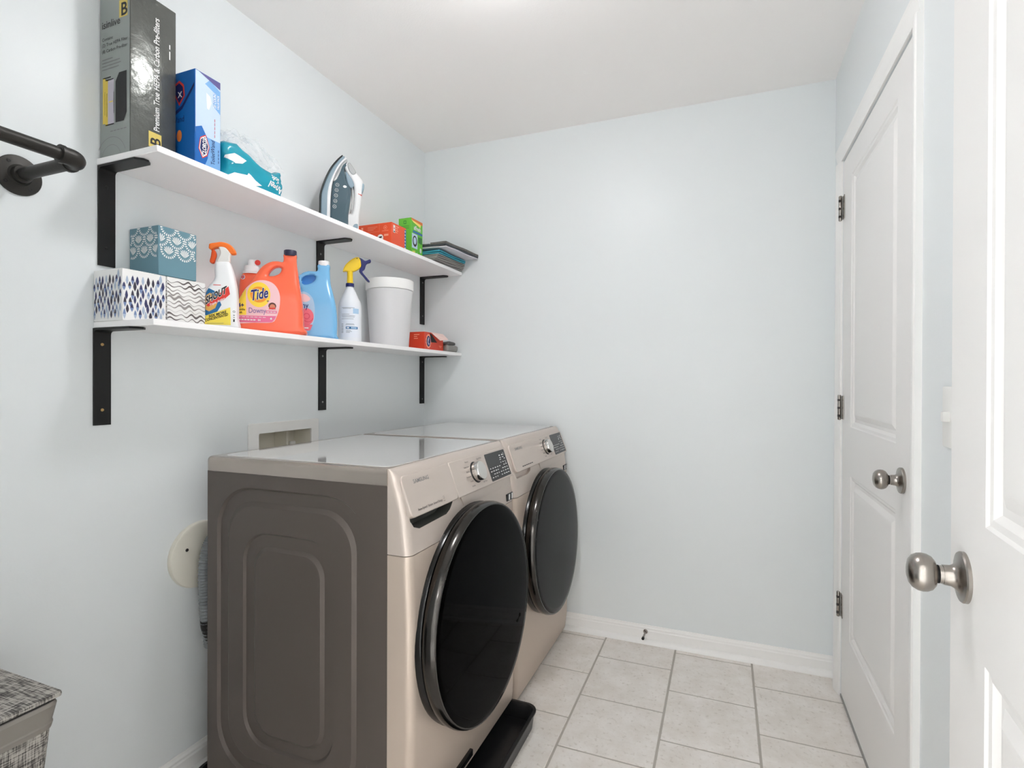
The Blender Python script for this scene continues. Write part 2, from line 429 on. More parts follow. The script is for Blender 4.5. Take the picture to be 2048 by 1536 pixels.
# casing round the closet door
trim1 = bpy.data.objects.new('trim_1', None); link(trim1, None, (W, 1.95, 0)); struct(trim1)
tag(trim1, 'white moulded casing around the closet door')
def casing_prof(): return [(0, 0), (.006, 0), (.009, .008), (.011, .018), (.014, .030), (.0165, .040), (.017, .052), (.014, .057), (0, .057)]   # (proud, across from the opening)
def casing(name, p0, p1, out, across):
    p0, p1, out, across = map(Vector, (p0, p1, out, across)); pr = casing_prof(); n = len(pr); vs = []
    for p, mit in ((p0, 0), (p1, 1)):
        for a, c in pr: vs.append(p+out*a+across*c)
    fs = [(k, (k+1) % n, n+(k+1) % n, n+k) for k in range(n)]+[tuple(range(n))[::-1], tuple(range(n, 2*n))]
    return put(name, mesh(vs, fs), 'trim_paint', trim1)
casing('side_casing', (W, OY1, .001), (W, OY1, 2.045), (-1, 0, 0), (0, 1, 0))
casing('side_casing', (W, OY0, .001), (W, OY0, 2.045), (-1, 0, 0), (0, -1, 0))
casing('head_casing', (W, OY0-.057, 2.045), (W, OY1+.057, 2.045), (-1, 0, 0), (0, 0, 1))
# entry door, swung open against the right wall
ang = math.radians(5.0)
KN = Vector((1.810, .867, 0)); dv = Vector((math.sin(ang), math.cos(ang), 0)); nv = Vector((-math.cos(ang), math.sin(ang), 0))
w2 = .762; far = KN+dv*.066
m2 = Matrix((-dv, -nv, Vector((0, 0, 1)))).transposed().to_4x4(); m2.translation = far
me = door_mesh(w2, .012, 2.035, .035, [(.142, .262, w2-.142, .864), (.142, 1.028, w2-.142, 1.935)]); me.transform(m2)
door2 = struct(put('door_2', me, 'door_paint'))
tag(door2, 'white two-panel entry door standing open along the right wall')
knob_set(door2, KN+Vector((0, 0, .9445)), nv)
knob_set(door2, KN-nv*.035+Vector((0, 0, .9445)), -nv)
# light switch on the right wall, half hidden by the open door
sw = thing('light_switch', 'white light switch plate on the right wall behind the open door', 'switch', (W, 1.298, 1.07))
box('switch_plate', (W-.006, 1.262, 1.070), (W, 1.334, 1.192), 'white_plastic', sw, .003)
box('toggle', (W-.018, 1.292, 1.122), (W-.005, 1.304, 1.142), 'white_plastic', sw, .002)

# ------------------------------------------------------------------ ceiling lamp (just out of frame) and unseen hall lights added for fill
def ceiling_lamp(name, label, p, r, mat):
    t = thing(name, label, 'lamp', (p.x, p.y, p.z-.09))
    lathe('base', [(.0005, 0), (r*1.02, 0), (r*1.02, -.022), (.0005, -.022)], 'white_plastic', t, p, (0, 0, 1), 32)
    lathe('glass_dome', [(.0005, -.092), (r*.35, -.088), (r*.65, -.074), (r*.85, -.053), (r*.95, -.0225), (.0005, -.0225)], mat, t, p, (0, 0, 1), 24)
ceiling_lamp('ceiling_light', 'round white glass ceiling light in the middle of the laundry room', LAMP, .100, 'lamp_glass')
ceiling_lamp('ceiling_light', 'added fill light on the unseen hallway ceiling, left of the doorway', HALL_FILL, .16, 'hall_fill_glass')
ceiling_lamp('ceiling_light', 'added fill light on the unseen hallway ceiling, straight behind the doorway', HALL_FILL_2, .16, 'hall_fill_glass_2')

# ================================================================== LAUNDRY MACHINES
def front_x(z):
    P = [(.0, .800), (.03, .812), (.10, .820), (.35, .823), (.60, .822), (.775, .815), (.85, .807), (.90, .797), (.945, .783), (.965, .776), (.977, .768), (.984, .757)]
    for (z0, a), (z1, b) in zip(P, P[1:]):
        if z <= z1: return a+(b-a)*(z-z0)/(z1-z0)
    return P[-1][1]
def front_shell(y0, y1, zs, xb=.752):
    """lofted front panel between levels zs with rounded vertical corners"""
    vs, fs = [], []; n = None
    for z in zs:
        X = front_x(z); r = min(.022, X-xb-.001)
        row = [(xb, y0)]+[(X-r+r*math.sin(a), y0+r-r*math.cos(a)) for a in [math.pi/2*k/6 for k in range(7)]]
        row += [(X-r+r*math.cos(a), y1-r+r*math.sin(a)) for a in [math.pi/2*k/6 for k in range(7)]]+[(xb, y1)]
        n = len(row); vs += [(x, y, z) for x, y in row]
    for i in range(len(zs)-1):
        for k in range(n): fs.append((i*n+k, i*n+(k+1) % n, (i+1)*n+(k+1) % n, (i+1)*n+k))
    fs.append(tuple(range(n))[::-1]); k = (len(zs)-1)*n; fs.append(tuple(range(k, k+n)))
    return mesh(vs, fs)
def prism(pts, a, b):
    """pts: quad (y,z) polygon extruded in x from a to b (scalars)"""
    n = len(pts); vs = [(a, y, z) for y, z in pts]+[(b, y, z) for y, z in pts]
    return mesh(vs, [(k, (k+1) % n, n+(k+1) % n, n+k) for k in range(n)]+[tuple(range(n))[::-1], tuple(range(n, 2*n))])
def ellipse_lathe(name, prof, mat, parent, c, ry, rz, tilt, seg=72):
    """profile (radius factor, x offset) around an x axis; elliptical in y,z and leaning back by tilt"""
    vs, fs = [], []
    for r, x in prof:
        for k in range(seg):
            a = 2*math.pi*k/seg; dz = rz*r*math.sin(a)
            vs.append((c[0]+x-tilt*dz, c[1]+ry*r*math.cos(a), c[2]+dz))
    for i in range(len(prof)-1):
        for k in range(seg): fs.append((i*seg+k, i*seg+(k+1) % seg, (i+1)*seg+(k+1) % seg, (i+1)*seg+k))
    fs.append(tuple(range(seg))); n = (len(prof)-1)*seg; fs.append(tuple(range(n, n+seg)))
    return put(name, mesh(vs, fs), mat, parent, 40)
def machine(name, label, cat_, y0, zb, ry, rz, zc, glass, drawer):
    y1 = y0+.686
    t = thing(name, label, cat_, (.48, y0+.343, .0 if zb < .05 else .012))
    box('cabinet', (.145, y0+.010, zb), (.750, y1-.002, .945), 'champagne_side_shade', t)
    # near side panel with two pressed oval grooves
    vs, fs = [], []
    loops = [(.140, zb, .7515, .943, .002, 0), (.1774, .108, .6923, .904, .125, 0), (.1834, .114, .6863, .898, .120, .008), (.2120, .144, .6550, .866, .102, .008), (.2222, .154, .6451, .8546, .097, 0),
             (.2769, .196, .5872, .7845, .085, 0), (.2820, .201, .5822, .7795, .081, .007), (.3120, .229, .5545, .7470, .062, .007), (.3213, .239, .5454, .7371, .056, 0)]
    nn = None
    for x0, z0, x1, z1, r, dep in loops:
        pts = rrect(x0, z0, x1, z1, r, 8); nn = len(pts); vs += [(x, y0+dep, z) for x, z in pts]
    for i in range(len(loops)-1):
        for k in range(nn): fs.append((i*nn+k, i*nn+(k+1) % nn, (i+1)*nn+(k+1) % nn, (i+1)*nn+k))
    k = (len(loops)-1)*nn; fs.append(tuple(range(k, k+nn)))
    k0 = len(vs); pts = rrect(.140, zb, .7515, .943, .002, 8); vs += [(x, y0+.0098, z) for x, z in pts]
    for k in range(nn): fs.append((k, (k+1) % nn, k0+(k+1) % nn, k0+k))
    put('side_panel', mesh(vs, fs), 'champagne_side_shade', t, 20)
    # top with rolled edge and inset polished plate
    bm = bmesh.new(); add_box(bm, (.136, y0-.003, .943), (.753, y1+.001, .984))
    es = [e for e in bm.edges if all(v.co.z > .98 for v in e.verts) or (abs(e.verts[0].co.z-e.verts[1].co.z) > .01 and e.verts[0].co.x < .3)]
    bmesh.ops.bevel(bm, geom=es, offset=.013, segments=4, profile=.5, affect='EDGES')
    top = put('top_panel', bm_mesh(bm), 'champagne_rim', t, 40)
    put('top_plate', (lambda me: (me.transform(Matrix.Translation((0, 0, .984))), me)[1])(solid_mesh([rrect(.170, y0+.022, .742, y1-.022, .03, 6)], .0012, .0008, 1)), 'champagne_top', t, 40)
    # front: lower panel, upper panel with handle pockets
    put('lower_front', front_shell(y0, y1, [zb, max(zb+.005, .03), .10, .2, .35, .5, .6, .7, .7735]), 'champagne_front', t, 45)
    up = front_shell(y0, y1, [.7755, .80, .825, .85, .875, .90, .925, .945, .955, .965, .971, .977, .981, .984])
    cut = []
    if drawer:
        cut.append(prism([(y0+.018, .880), (y0+.018, .856), (y0+.030, .840), (y0+.055, .831), (y0+.195, .835), (y0+.216, .843), (y0+.262, .880)], .770, .84))
    else:
        cut.append(prism([(y0+.022, .880), (y0+.022, .850), (y0+.033, .841), (y0+.145, .841), (y0+.175, .849), (y0+.200, .880)], .797, .84))
    up = boolean(up, cut)
    uf = put('upper_front', up, ['champagne_panel', 'pocket_grey'], t, 45)
    if drawer:
        for p in up.polygons:
            c_ = p.center
            if y0+.016 < c_.y < y0+.262 and .824 < c_.z < .882 and c_.x < front_x(c_.z)-.0015 and c_.x > .7690: p.material_index = 1
    put('notch', (lambda me: me)(prism([(y0+.272, .8735), (y0+.300, .836), (y0+.575, .836), (y0+.618, .8735)], .790, .8105)), 'champagne_panel', t)
    # sloped control fascia: drawer front + control panel
    tl = math.atan2(.812-.776, .965-.868); fa = Vector((.816, y0, .866)); fu = Vector((-math.sin(tl), 0, math.cos(tl))); fr = Vector((0, 1, 0)); fn = fr.cross(fu)
    fm = plane_frame(fa, fr, fu)
    def fascia(nm, a, b, rl, rr):
        pts = rrect(a, .0, b, .106, .004, 5)
        if rl: pts = [(a+.0005, .0)]; pts = rrect(a, 0, b, .106, .016, 6)
        me = solid_mesh([pts], .012, .003, 2); me.transform(Matrix.Translation((0, 0, -.012))); me.transform(fm); return put(nm, me, 'champagne_panel', t, 40)
    if drawer:
        dr = fascia('detergent_drawer', .012, .2585, True, False)
        cp = fascia('control_panel', .2595, .677, False, False)
    else:
        dr = cp = fascia('control_panel', .012, .677, True, False)
    P = Print(fm @ Vector((0, 0, 0)), fr, fu, .0006)
    if drawer:
        P.text('print_grey', 'SAMSUNG', .060, .080, .0145, bold=.01, width=1.15)
        P.text('print_dark', 'SuperSpeed  Steam  SmartThings', .045, .012, .0085, width=1.08)
        P.ring('print_dark', .178, .020, .003, .0036); P.rect('print_dark', .174, .010, .182, .0108)
        labs = ['Normal', 'Heavy Duty', 'Bedding', 'Permanent', 'Towels', 'Sanitize']; rl = ['Quick Wash', 'Active', 'Delicates', 'Wool', 'Rinse', 'Self Clean']
    else:
        P.text('print_grey', 'SAMSUNG', .060, .080, .0145, bold=.01, width=1.15)
        [P.rect('print_dark', .080+k*.020, .013, .096+k*.020, .0165) for k in range(6)]
        labs = ['Normal', 'Heavy Duty', 'Bedding', 'Perm Press', 'Delicates', 'Towels']; rl = ['Time Dry', 'Air Fluff', 'Wool', 'Quick', 'Refresh', 'Sanitize']
    for i, (a, b) in enumerate(zip(labs, rl)):
        zz = .090-i*.0150; inset = .010*abs(i-2.5)/2.5
        P.text('print_dark', a, .366+inset, zz, .0072, 'RIGHT'); P.text('print_dark', b, .444-inset, zz, .0072, 'LEFT')
    P.done(cp)
    kb = lathe('knob_base', [(.0005, -.004), (.0335, -.004), (.0335, .001), (.0005, .001)], 'print_black', cp, fm @ Vector((.405, .054, 0)), fn, 40)
    kn = lathe('selector_knob', [(.0005, .001), (.030, .001), (.0305, .006), (.0300, .021), (.0288, .0235), (.0005, .0235)], 'chrome_knob', t, fm @ Vector((.405, .054, 0)), fn, 48, 30)
    lathe('knob_face', [(.0005, .0236), (.0283, .0236), (.0275, .0246), (.0005, .0246)], 'knob_face', kn, fm @ Vector((.405, .054, 0)), fn, 48, 30)
    dm = solid_mesh([rrect(.497, .006, .662, .098, .004, 3)], .0006, .0003, 1); dm.transform(fm)
    dp = put('display', dm, 'display_black', t)
    P = Print(fm @ Vector((0, 0, .0008)), fr, fu, .0004)
    rnd = random.Random(3)
    for row, zz in enumerate((.016, .026, .036, .046, .056, .066)):
        for c in range(8):
            if (row >= 4 and c < 5) or rnd.random() < .18: continue
            P.rect('print_white', .507+c*.019, zz, .507+c*.019+rnd.uniform(.006, .012), zz+.0022)
    for c in (5.2, 6.4): P.rect('print_white', .507+c*.019, .080, .507+c*.019+.01, .083); P.rect('print_white', .507+c*.019, .072, .507+c*.019+.012, .0745)
    P.ring('print_white', .645, .083, .0038, .0046); P.ring('print_white', .645, .050, .003, .0038)
    P.done(dp, {'print_white': 'display_marks'})
    # energy/feature sticker at the seam
    st = box('sticker', (.8115, y0+.618, .782), (.8160, y0+.672, .806), 'print_black', t)
    box('sticker_block', (.8160, y0+.634, .784), (.8164, y0+.645, .804), 'print_white', st); box('sticker_block', (.8160, y0+.660, .784), (.8164, y0+.669, .804), 'print_white', st)
    # round porthole door
    c = (.876, y0+.343, zc); k = .040
    ellipse_lathe('door_gasket', [(.90, -.062), (1.010, -.060), (1.015, -.052), (1.0, -.040), (.90, -.038)], 'black_gloss', t, c, ry, rz, k)
    ellipse_lathe('door_rim', [(.90, -.040), (1.000, -.038), (1.022, -.030), (1.026, -.018), (1.015, -.004), (1.003, .0005), (.992, .0005), (.992, -.003), (.90, -.003)], 'dark_chrome', t, c, ry, rz, k)
    dg = ellipse_lathe('door_glass', [(.991, -.004), (.991, .0005), (.985, .0015), (.93, .0025), (.75, .004), (.45, .0055), (.2, .006), (.01, .0062)], glass, t, c, ry, rz, k)
    # lettering ghost on the glass upper right, drain filter cover at the foot
    for fx in (.22, .70):
        for fy in (y0+.06, y1-.06): lathe('foot', [(.0005, 0), (.024, 0), (.024, .010), (.010, .012), (.010, zb+.002-(.012 if zb > .05 else 0)), (.0005, zb+.002-(.012 if zb > .05 else 0))], 'black_gloss', t, (fx, fy, .012 if zb > .05 else 0), (0, 0, 1), 20)
    if drawer:
        box('filter_latch', (.815, y0+.175, .092), (.830, y0+.325, .112), 'black_gloss', t, .003)
    return t
machine('washing_machine', 'champagne front-load washing machine, the nearer one, with pressed side panel and detergent drawer', 'washer', 1.100, .066, .324, .300, .530, 'door_glass', True)
machine('clothes_dryer', 'champagne front-load dryer with dark glass door beside the back wall', 'dryer', 1.803, .020, .306, .287, .542, 'door_glass_reflect_tint', False)
# black drip tray under the washer
def tray():
    vs, fs = [], []; Z = [(0, .018, 0), (.0, .012, .004), (.0, .006, .05), (.0, 0., .058), (0, .0, .063), (0, .010, .064), (0, .014, .058), (0, .020, .012)]
    n = None; x0, x1, y0, y1 = .085, .918, 1.085, 1.776
    for _, ins, z in Z:
        pts = rrect(x0+ins, y0+ins, x1-ins, y1-ins, .045-ins*.6, 8); n = len(pts); vs += [(x, y, z) for x, y in pts]
    for i in range(len(Z)-1):
        for k in range(n): fs.append((i*n+k, i*n+(k+1) % n, (i+1)*n+(k+1) % n, (i+1)*n+k))
    fs.append(tuple(range(n))[::-1]); k = (len(Z)-1)*n; fs.append(tuple(range(k, k+n)))
    o = put('drip_tray', mesh(vs, fs), 'pan_black', None, 50)
    tag(o, 'shallow black plastic drip tray under the nearer machine', 'tray')
tray()

# ================================================================== SHELVES AND BRACKETS
ZU, ZL, SD = 1.774, 1.350, .230        # upper / lower shelf top, depth
o = box('shelf_board', (.001, .890, ZU-.016), (SD, D-.003, ZU), 'shelf_white', None, .0012, 1); tag(o, 'upper white shelf board holding the iron and the tall boxes', 'shelf')
o = box('shelf_board', (.001, .8825, ZL-.016), (SD-.001, D-.003, ZL), 'shelf_white', None, .0012, 1); tag(o, 'lower white shelf board holding detergent jugs and tissue boxes', 'shelf')
def bracket(label, yc, ztop, length, arm, screws, smat):
    t = thing('shelf_bracket', label, 'bracket', (0, yc, ztop-length), 'black steel shelf brackets')
    w = .0205; th = .0055; r = .010
    # L-section swept across its width; arm end chamfered
    prof = [(0, 0), (0, -length), (th, -length), (th, -th-r)]+[(th+r-r*math.cos(a), -th-r+r*math.sin(a)) for a in [math.pi/2*k/4 for k in range(1, 5)]]+[(arm, -th), (arm, 0)]
    n = len(prof); vs = []
    for y in (yc-w, yc+w):
        for x, z in prof: vs.append((x+.0005, y, ztop+z))
    me = mesh(vs, [(k, (k+1) % n, n+(k+1) % n, n+k) for k in range(n)]+[tuple(range(n))[::-1], tuple(range(n, 2*n))])
    bm = bmesh.new(); bm.from_mesh(me)
    es = [e for e in bm.edges if abs(e.verts[0].co.y-e.verts[1].co.y) < 1e-6 and all(abs(v.co.x-arm-.0005) < 1e-5 for v in e.verts)]
    bmesh.ops.bevel(bm, geom=es, offset=.014, segments=1, affect='EDGES'); 
    put('angle_plate', bm_mesh(bm), 'black_metal', t)
    for z in screws:
        lathe('screw', [(.0005, 0), (.0042, 0), (.0038, .0014), (.0016, .0020), (.0014, .0010), (.0005, .0010)], smat, t, (th+.0004, yc-.001, z), (1, 0, 0), 16)
    return t
bracket('black bracket under the upper shelf at its near end, with black screws', .9125, ZU-.0162, .259, .157, (1.706, 1.545), 'black_metal')
bracket('black bracket under the middle of the upper shelf, behind the blue jug', 1.7125, ZU-.0162, .257, .155, (1.710, 1.550), 'steel_screw')
bracket('black bracket under the upper shelf at its far end by the back wall', 2.4930, ZU-.0162, .252, .157, (1.730, 1.551), 'steel_screw')
bracket('black bracket under the lower shelf at its near end, with brass screws', .9015, ZL-.0162, .252, .155, (1.2926, 1.1216), 'brass')
bracket('black bracket under the middle of the lower shelf', 1.7250, ZL-.0162, .252, .150, (1.3005, 1.1147), 'steel_screw')
bracket('black bracket under the lower shelf at its far end by the back wall', 2.4920, ZL-.0162, .253, .150, (1.3034, 1.1051), 'steel_screw')

# ================================================================== WALL FITTINGS
# iron pipe rail
t = thing('pipe_rail', 'black iron pipe hanging rail with round wall flange beside the shelves', 'rail', (.0, .60, 1.62))
PYc, PZ, PXe, PR = .7245, 1.6705, .2289, .0135
for yy in (PYc, .235):
    fl = lathe('flange', [(.0005, 0), (.0450, 0), (.0455, .003), (.0440, .0055), (.024, .008), (.0205, .012), (.0195, .022), (.0185, .024), (.0005, .024)], 'pipe_iron', t, (.0005, yy, PZ), (1, 0, 0), 40)
    for k in range(4):
        a = math.radians(38+90*k); lathe('screw', [(.0005, 0), (.0046, 0), (.0040, .0015), (.0018, .0016), (.0016, .0006), (.0005, .0006)], 'black_metal', fl, (.0062, yy+.0335*math.cos(a), PZ+.0335*math.sin(a)), (1, 0, 0), 14)
    tube('post', [(.015, yy, PZ), (PXe-.020, yy, PZ)], PR, 'pipe_iron', t, 24)
    s = -1 if yy > .5 else 1
    arc = [(PXe-.022, yy, PZ)]+[(PXe-.022+.022*math.sin(a), yy+s*(.022-.022*math.cos(a)), PZ) for a in [math.pi/2*k/6 for k in range(1, 7)]]+[(PXe, yy+s*.026, PZ)]
    tube('elbow', [(PXe-.034, yy, PZ)]+arc+[(PXe, yy+s*.034, PZ)], [.0172]*2+[.0178]*7+[.0172], 'pipe_iron', t, 24)
    tube('elbow_collar', [(PXe, yy+s*.032, PZ), (PXe, yy+s*.0325, PZ), (PXe, yy+s*.040, PZ), (PXe, yy+s*.0405, PZ)], [.0165, .0192, .0192, .0165], 'pipe_iron', t, 24)
    tube('elbow_collar', [(PXe-.032, yy, PZ), (PXe-.0325, yy, PZ), (PXe-.040, yy, PZ), (PXe-.0405, yy, PZ)], [.0165, .0192, .0192, .0165], 'pipe_iron', t, 24)
tube('rail', [(PXe, PYc-.03, PZ), (PXe, .265, PZ)], PR, 'pipe_iron', t, 24)
# recessed washer outlet box
t = thing('outlet_box', 'white recessed washing machine outlet box in the wall above the washer', 'outlet box', (0, 1.53, .85))
fy0, fy1, fz0, fz1 = 1.363, 1.700, .845, 1.0505; iy0, iy1, iz0, iz1 = 1.4055, 1.660, .880, 1.0135
me = solid_mesh([rrect(fy0, fz0, fy1, fz1, .006, 3), rrect(iy0, iz0, iy1, iz1, .004, 3)[::-1]], .004, .0015, 1); me.transform(Matrix(((0, 0, 1, .0042), (1, 0, 0, 0), (0, 1, 0, 0), (0, 0, 0, 1))))
put('frame', me, 'white_plastic', t, 40)
vs = [(.002, iy0, iz0), (.002, iy1, iz0), (.002, iy1, iz1), (.002, iy0, iz1), (-.082, iy0, iz0), (-.082, iy1, iz0), (-.082, iy1, iz1), (-.082, iy0, iz1)]
me = bpy.data.meshes.new('m'); me.from_pydata(vs, [], [(4, 5, 6, 7), (0, 1, 5, 4), (1, 2, 6, 5), (2, 3, 7, 6), (3, 0, 4, 7)])
put('box_liner', me, 'cream_plastic', t)
box('divider', (-.080, 1.560, iz0), (-.020, 1.566, iz1), 'cream_plastic', t)
tube('valve', [(-.045, 1.615, .882), (-.045, 1.615, .965)], .011, 'white_plastic', t, 14)
# round cover plate behind the washer, hose
t = thing('wall_cover', 'round cream cover plate on the wall behind the washer', 'cover plate', (0, 1.180, .563))
lathe('disc', [(.0005, 0), (.100, 0), (.1015, .004), (.099, .015), (.094, .018), (.0005, .019)], 'cream_plastic', t, (.0005, 1.180, .663), (1, 0, 0), 56)
lathe('screw', [(.0005, 0), (.005, 0), (.004, .002), (.0005, .002)], 'print_dark', t, (.0192, 1.128, .690), (1, 0, 0), 14)
pts = cat([(.070, 1.200, .745), (.078, 1.172, .728), (.085, 1.142, .695), (.084, 1.134, .630), (.080, 1.139, .560), (.078, 1.146, .480), (.078, 1.16, .40)], 24, False)
rad = [.0155+.0022*math.sin(k*2*math.pi/3.0) for k in range(len(pts))]
t = thing('drain_hose', 'grey corrugated drain hose hanging behind the washer', 'hose', (.078, 1.16, .38))
tube('corrugated_tube', pts, rad, 'hose_grey', t, 16)
tube('hose_cuff', [(.078, 1.146, .482), (.078, 1.148, .462), (.082, 1.155, .42), (.09, 1.17, .38)], [.017, .017, .013, .012], 'black_metal', t, 14)
# spring door stop on the back baseboard
t = thing('door_stop', 'small metal door stop screwed into the back wall baseboard', 'door stop', (1.184, D-.015, .033))
lathe('stop_base', [(.0005, 0), (.010, 0), (.010, .003), (.006, .006), (.0005, .006)], 'nickel', t, (1.184, D-.0118, .0520), (0, -1, 0), 20)
tube('stop_rod', [(1.184, D-.016, .0520), (1.182, D-.075, .0505)], .0042, 'nickel', t, 12)
tube('stop_tip', [(1.182, D-.075, .0505), (1.182, D-.086, .0505)], .0062, 'black_metal', t, 12)

# ================================================================== HAMPER
def weave_mat(name, a, b):
    """two sets of crossing slubby threads"""
    m = M(name, a, .85); nt = m.node_tree; bs = nt.nodes['Principled BSDF']
    geo = nt.nodes.new('ShaderNodeTexCoord')
    def thread(sc):
        mp = nt.nodes.new('ShaderNodeMapping'); mp.inputs['Scale'].default_value = sc; n = nt.nodes.new('ShaderNodeTexNoise'); n.inputs['Scale'].default_value = 1; n.inputs['Detail'].default_value = 1
        nt.links.new(geo.outputs['Object'], mp.inputs[0]); nt.links.new(mp.outputs[0], n.inputs['Vector']); return n.outputs['Fac']
    A, B = thread((420, 34, 420)), thread((34, 420, 34))
    def op(o_, p, q):
        k = nt.nodes.new('ShaderNodeMath'); k.operation = o_; nt.links.new(p, k.inputs[0]); nt.links.new(q, k.inputs[1]); return k.outputs[0]
    v = op('ADD', A, B)
    r = nt.nodes.new('ShaderNodeValToRGB'); r.color_ramp.elements[0].position = .84; r.color_ramp.elements[1].position = 1.0
    hf = nt.nodes.new('ShaderNodeMath'); hf.operation = 'MULTIPLY'; hf.inputs[1].default_value = .5; nt.links.new(v, hf.inputs[0])
    r.color_ramp.elements[0].position = .40; r.color_ramp.elements[1].position = .58
    r.color_ramp.elements[0].color = s2l(b)+(1,); r.color_ramp.elements[1].color = s2l(a)+(1,)
    nt.links.new(hf.outputs[0], r.inputs[0]); nt.links.new(r.outputs[0], bs.inputs['Base Color'])
    bp = nt.nodes.new('ShaderNodeBump'); bp.inputs['Strength'].default_value = .4; bp.inputs['Distance'].default_value = .002; nt.links.new(v, bp.inputs['Height']); nt.links.new(bp.outputs[0], bs.inputs['Normal'])
weave_mat('woven_grey', (178, 173, 166), (70, 68, 66))
M('satin_grey', (134, 129, 123), .45, bump=(25, .3)); M('lining_dark', (52, 50, 48), .8)
t = thing('laundry_hamper', 'grey woven laundry hamper with lid against the left wall', 'hamper', (.19, .42, 0))
def ringloft(rows):
    vs, fs = [], []; n = None
    for x0, x1, y0, y1, z, r in rows:
        p = rrect(x0, y0, x1, y1, r, 5); n = len(p); vs += [(x, y, z) for x, y in p]
    for i in range(len(rows)-1):
        for k in range(n): fs.append((i*n+k, i*n+(k+1) % n, (i+1)*n+(k+1) % n, (i+1)*n+k))
    fs.append(tuple(range(n))[::-1]); k = (len(rows)-1)*n; fs.append(tuple(range(k, k+n))); return mesh(vs, fs)
hy0 = .205
put('basket_body', ringloft([(.055, .295, hy0+.04, .572, 0, .02), (.040, .330, hy0+.02, .602, .35, .02), (.033, .345, hy0+.01, .616, .548, .02)]), 'woven_grey', t, 40)
put('rim_band', ringloft([(.031, .347, hy0+.008, .618, .546, .022), (.029, .349, hy0+.006, .620, .556, .022), (.031, .3475, hy0+.007, .619, .559, .022), (.026, .353, hy0+.004, .624, .590, .022), (.030, .350, hy0+.006, .621, .596, .02)]), 'satin_grey', t, 35)
put('lid_gap', ringloft([(.032, .347, hy0+.008, .619, .5955, .02), (.032, .347, hy0+.008, .619, .601, .02)]), 'lining_dark', t)
put('lid', ringloft([(.026, .3485, hy0+.004, .627, .600, .006), (.025, .3495, hy0+.003, .628, .604, .007), (.026, .3480, hy0+.004, .627, .608, .006)]), 'woven_grey', t, 40)

# ================================================================== UPPER SHELF ITEMS
Y_, Z_, X_ = Vector((0, 1, 0)), Vector((0, 0, 1)), Vector((1, 0, 0))
M('card_greygreen', (150, 156, 152), .55); M('card_silver', (104, 106, 102), .24, metal=.55)
def corrugate(m):
    nt = m.node_tree; b = nt.nodes['Principled BSDF']; tc = nt.nodes.new('ShaderNodeTexCoord')
    w = nt.nodes.new('ShaderNodeTexWave'); w.bands_direction = 'Z'; w.inputs['Scale'].default_value = 70; w.inputs['Distortion'].default_value = .6
    n = nt.nodes.new('ShaderNodeTexNoise'); n.inputs['Scale'].default_value = 22; n.inputs['Detail'].default_value = 4
    ad = nt.nodes.new('ShaderNodeMath'); ad.operation = 'MULTIPLY_ADD'; ad.inputs[1].default_value = .012
    bp = nt.nodes.new('ShaderNodeBump'); bp.inputs['Strength'].default_value = .4; bp.inputs['Distance'].default_value = .006
    for q in (w, n): nt.links.new(tc.outputs['Object'], q.inputs['Vector'])
    nt.links.new(w.outputs['Fac'], ad.inputs[0]); nt.links.new(n.outputs['Fac'], ad.inputs[2]); nt.links.new(ad.outputs[0], bp.inputs['Height']); nt.links.new(bp.outputs[0], b.inputs['Normal'])
corrugate(MATS['card_silver']); M('sticker_yellow', (214, 190, 96), .5)
M('print_yellow', (226, 198, 82), .5); M('print_lilac', (190, 184, 196), .5); M('print_red', (206, 56, 44), .45)
# tall filter carton
t = thing('filter_carton', 'tall silver-grey filter carton standing at the near end of the upper shelf', 'carton', (.06, .957, ZU))
bx0, bx1, by0, by1, bz1 = .004, .121, .897, 1.018, 2.202
box('carton_body', (bx0, by0, ZU), (bx1, by1, bz1), 'card_silver', t, .002)
put('end_panel', mesh([(bx0+.001, by0-.0005, ZU+.001), (bx1-.001, by0-.0005, ZU+.001), (bx1-.001, by0-.0005, bz1-.001), (bx0+.001, by0-.0005, bz1-.001)], [(0, 1, 2, 3)]), 'card_greygreen', t)
P = Print((bx0, by0-.0006, ZU), X_, Z_, .0005); zt = bz1-ZU
P.rect('sticker_yellow', .076, .348, .108, .392, -.0002); P.text('print_black', 'B', .082, .352, .046, bold=.02)
P.text('print_dark', 'isinlive', .008, .334, .027, bold=.006)
P.text('print_black', 'Contains:', .009, .302, .0115); P.text('print_black', '(2) True HEPA Filter', .009, .287, .0118); P.text('print_black', '(8) Carbon Pre-filter', .009, .271, .0118)
for k, w in enumerate((.042, .070, .074, .066)): P.rect('print_grey', .009, .252-k*.0085, .009+w, .2545-k*.0085)
P.rect('print_yellow', .012, .088, .022, .206); P.rect('print_yellow', .022, .082, .032, .200); P.rect('print_lilac', .032, .085, .056, .198)
P.rect('print_black', .012, .204, .044, .207); P.rect('print_black', .022, .197, .054, .200); P.rect('print_black', .022, .082, .056, .085); P.rect('print_black', .0195, .11, .021, .17); P.rect('print_black', .0275, .105, .029, .165); P.rect('print_black', .0545, .11, .056, .165); P.rect('print_yellow', .036, .140, .052, .143, .0001)
P.poly('print_black', [(.062, .085), (.094, .085), (.105, .105), (.105, .210), (.076, .210), (.062, .190)])
[P.rect('print_grey', .042+k*.013, .064, .042+k*.013+.010, .0665) for k in range(5)]
P.ring('print_grey', .045, -.008, .058, .0592, 0, 32, 20, 160); P.ring('print_grey', .045, -.008, .038, .0390, 0, 32, 20, 160)
P.done(t, {'sticker_yellow': 'label_patch', 'print_yellow': 'printed_filter', 'print_lilac': 'printed_filter'})
P = Print((bx1+.0004, by0, ZU), Y_, Z_, .0005)
P.text('print_white', 'Premium True HEPA & Carbon Pre-filters', .074, .082, .0215, rot=90, bold=.012, fit=.298)
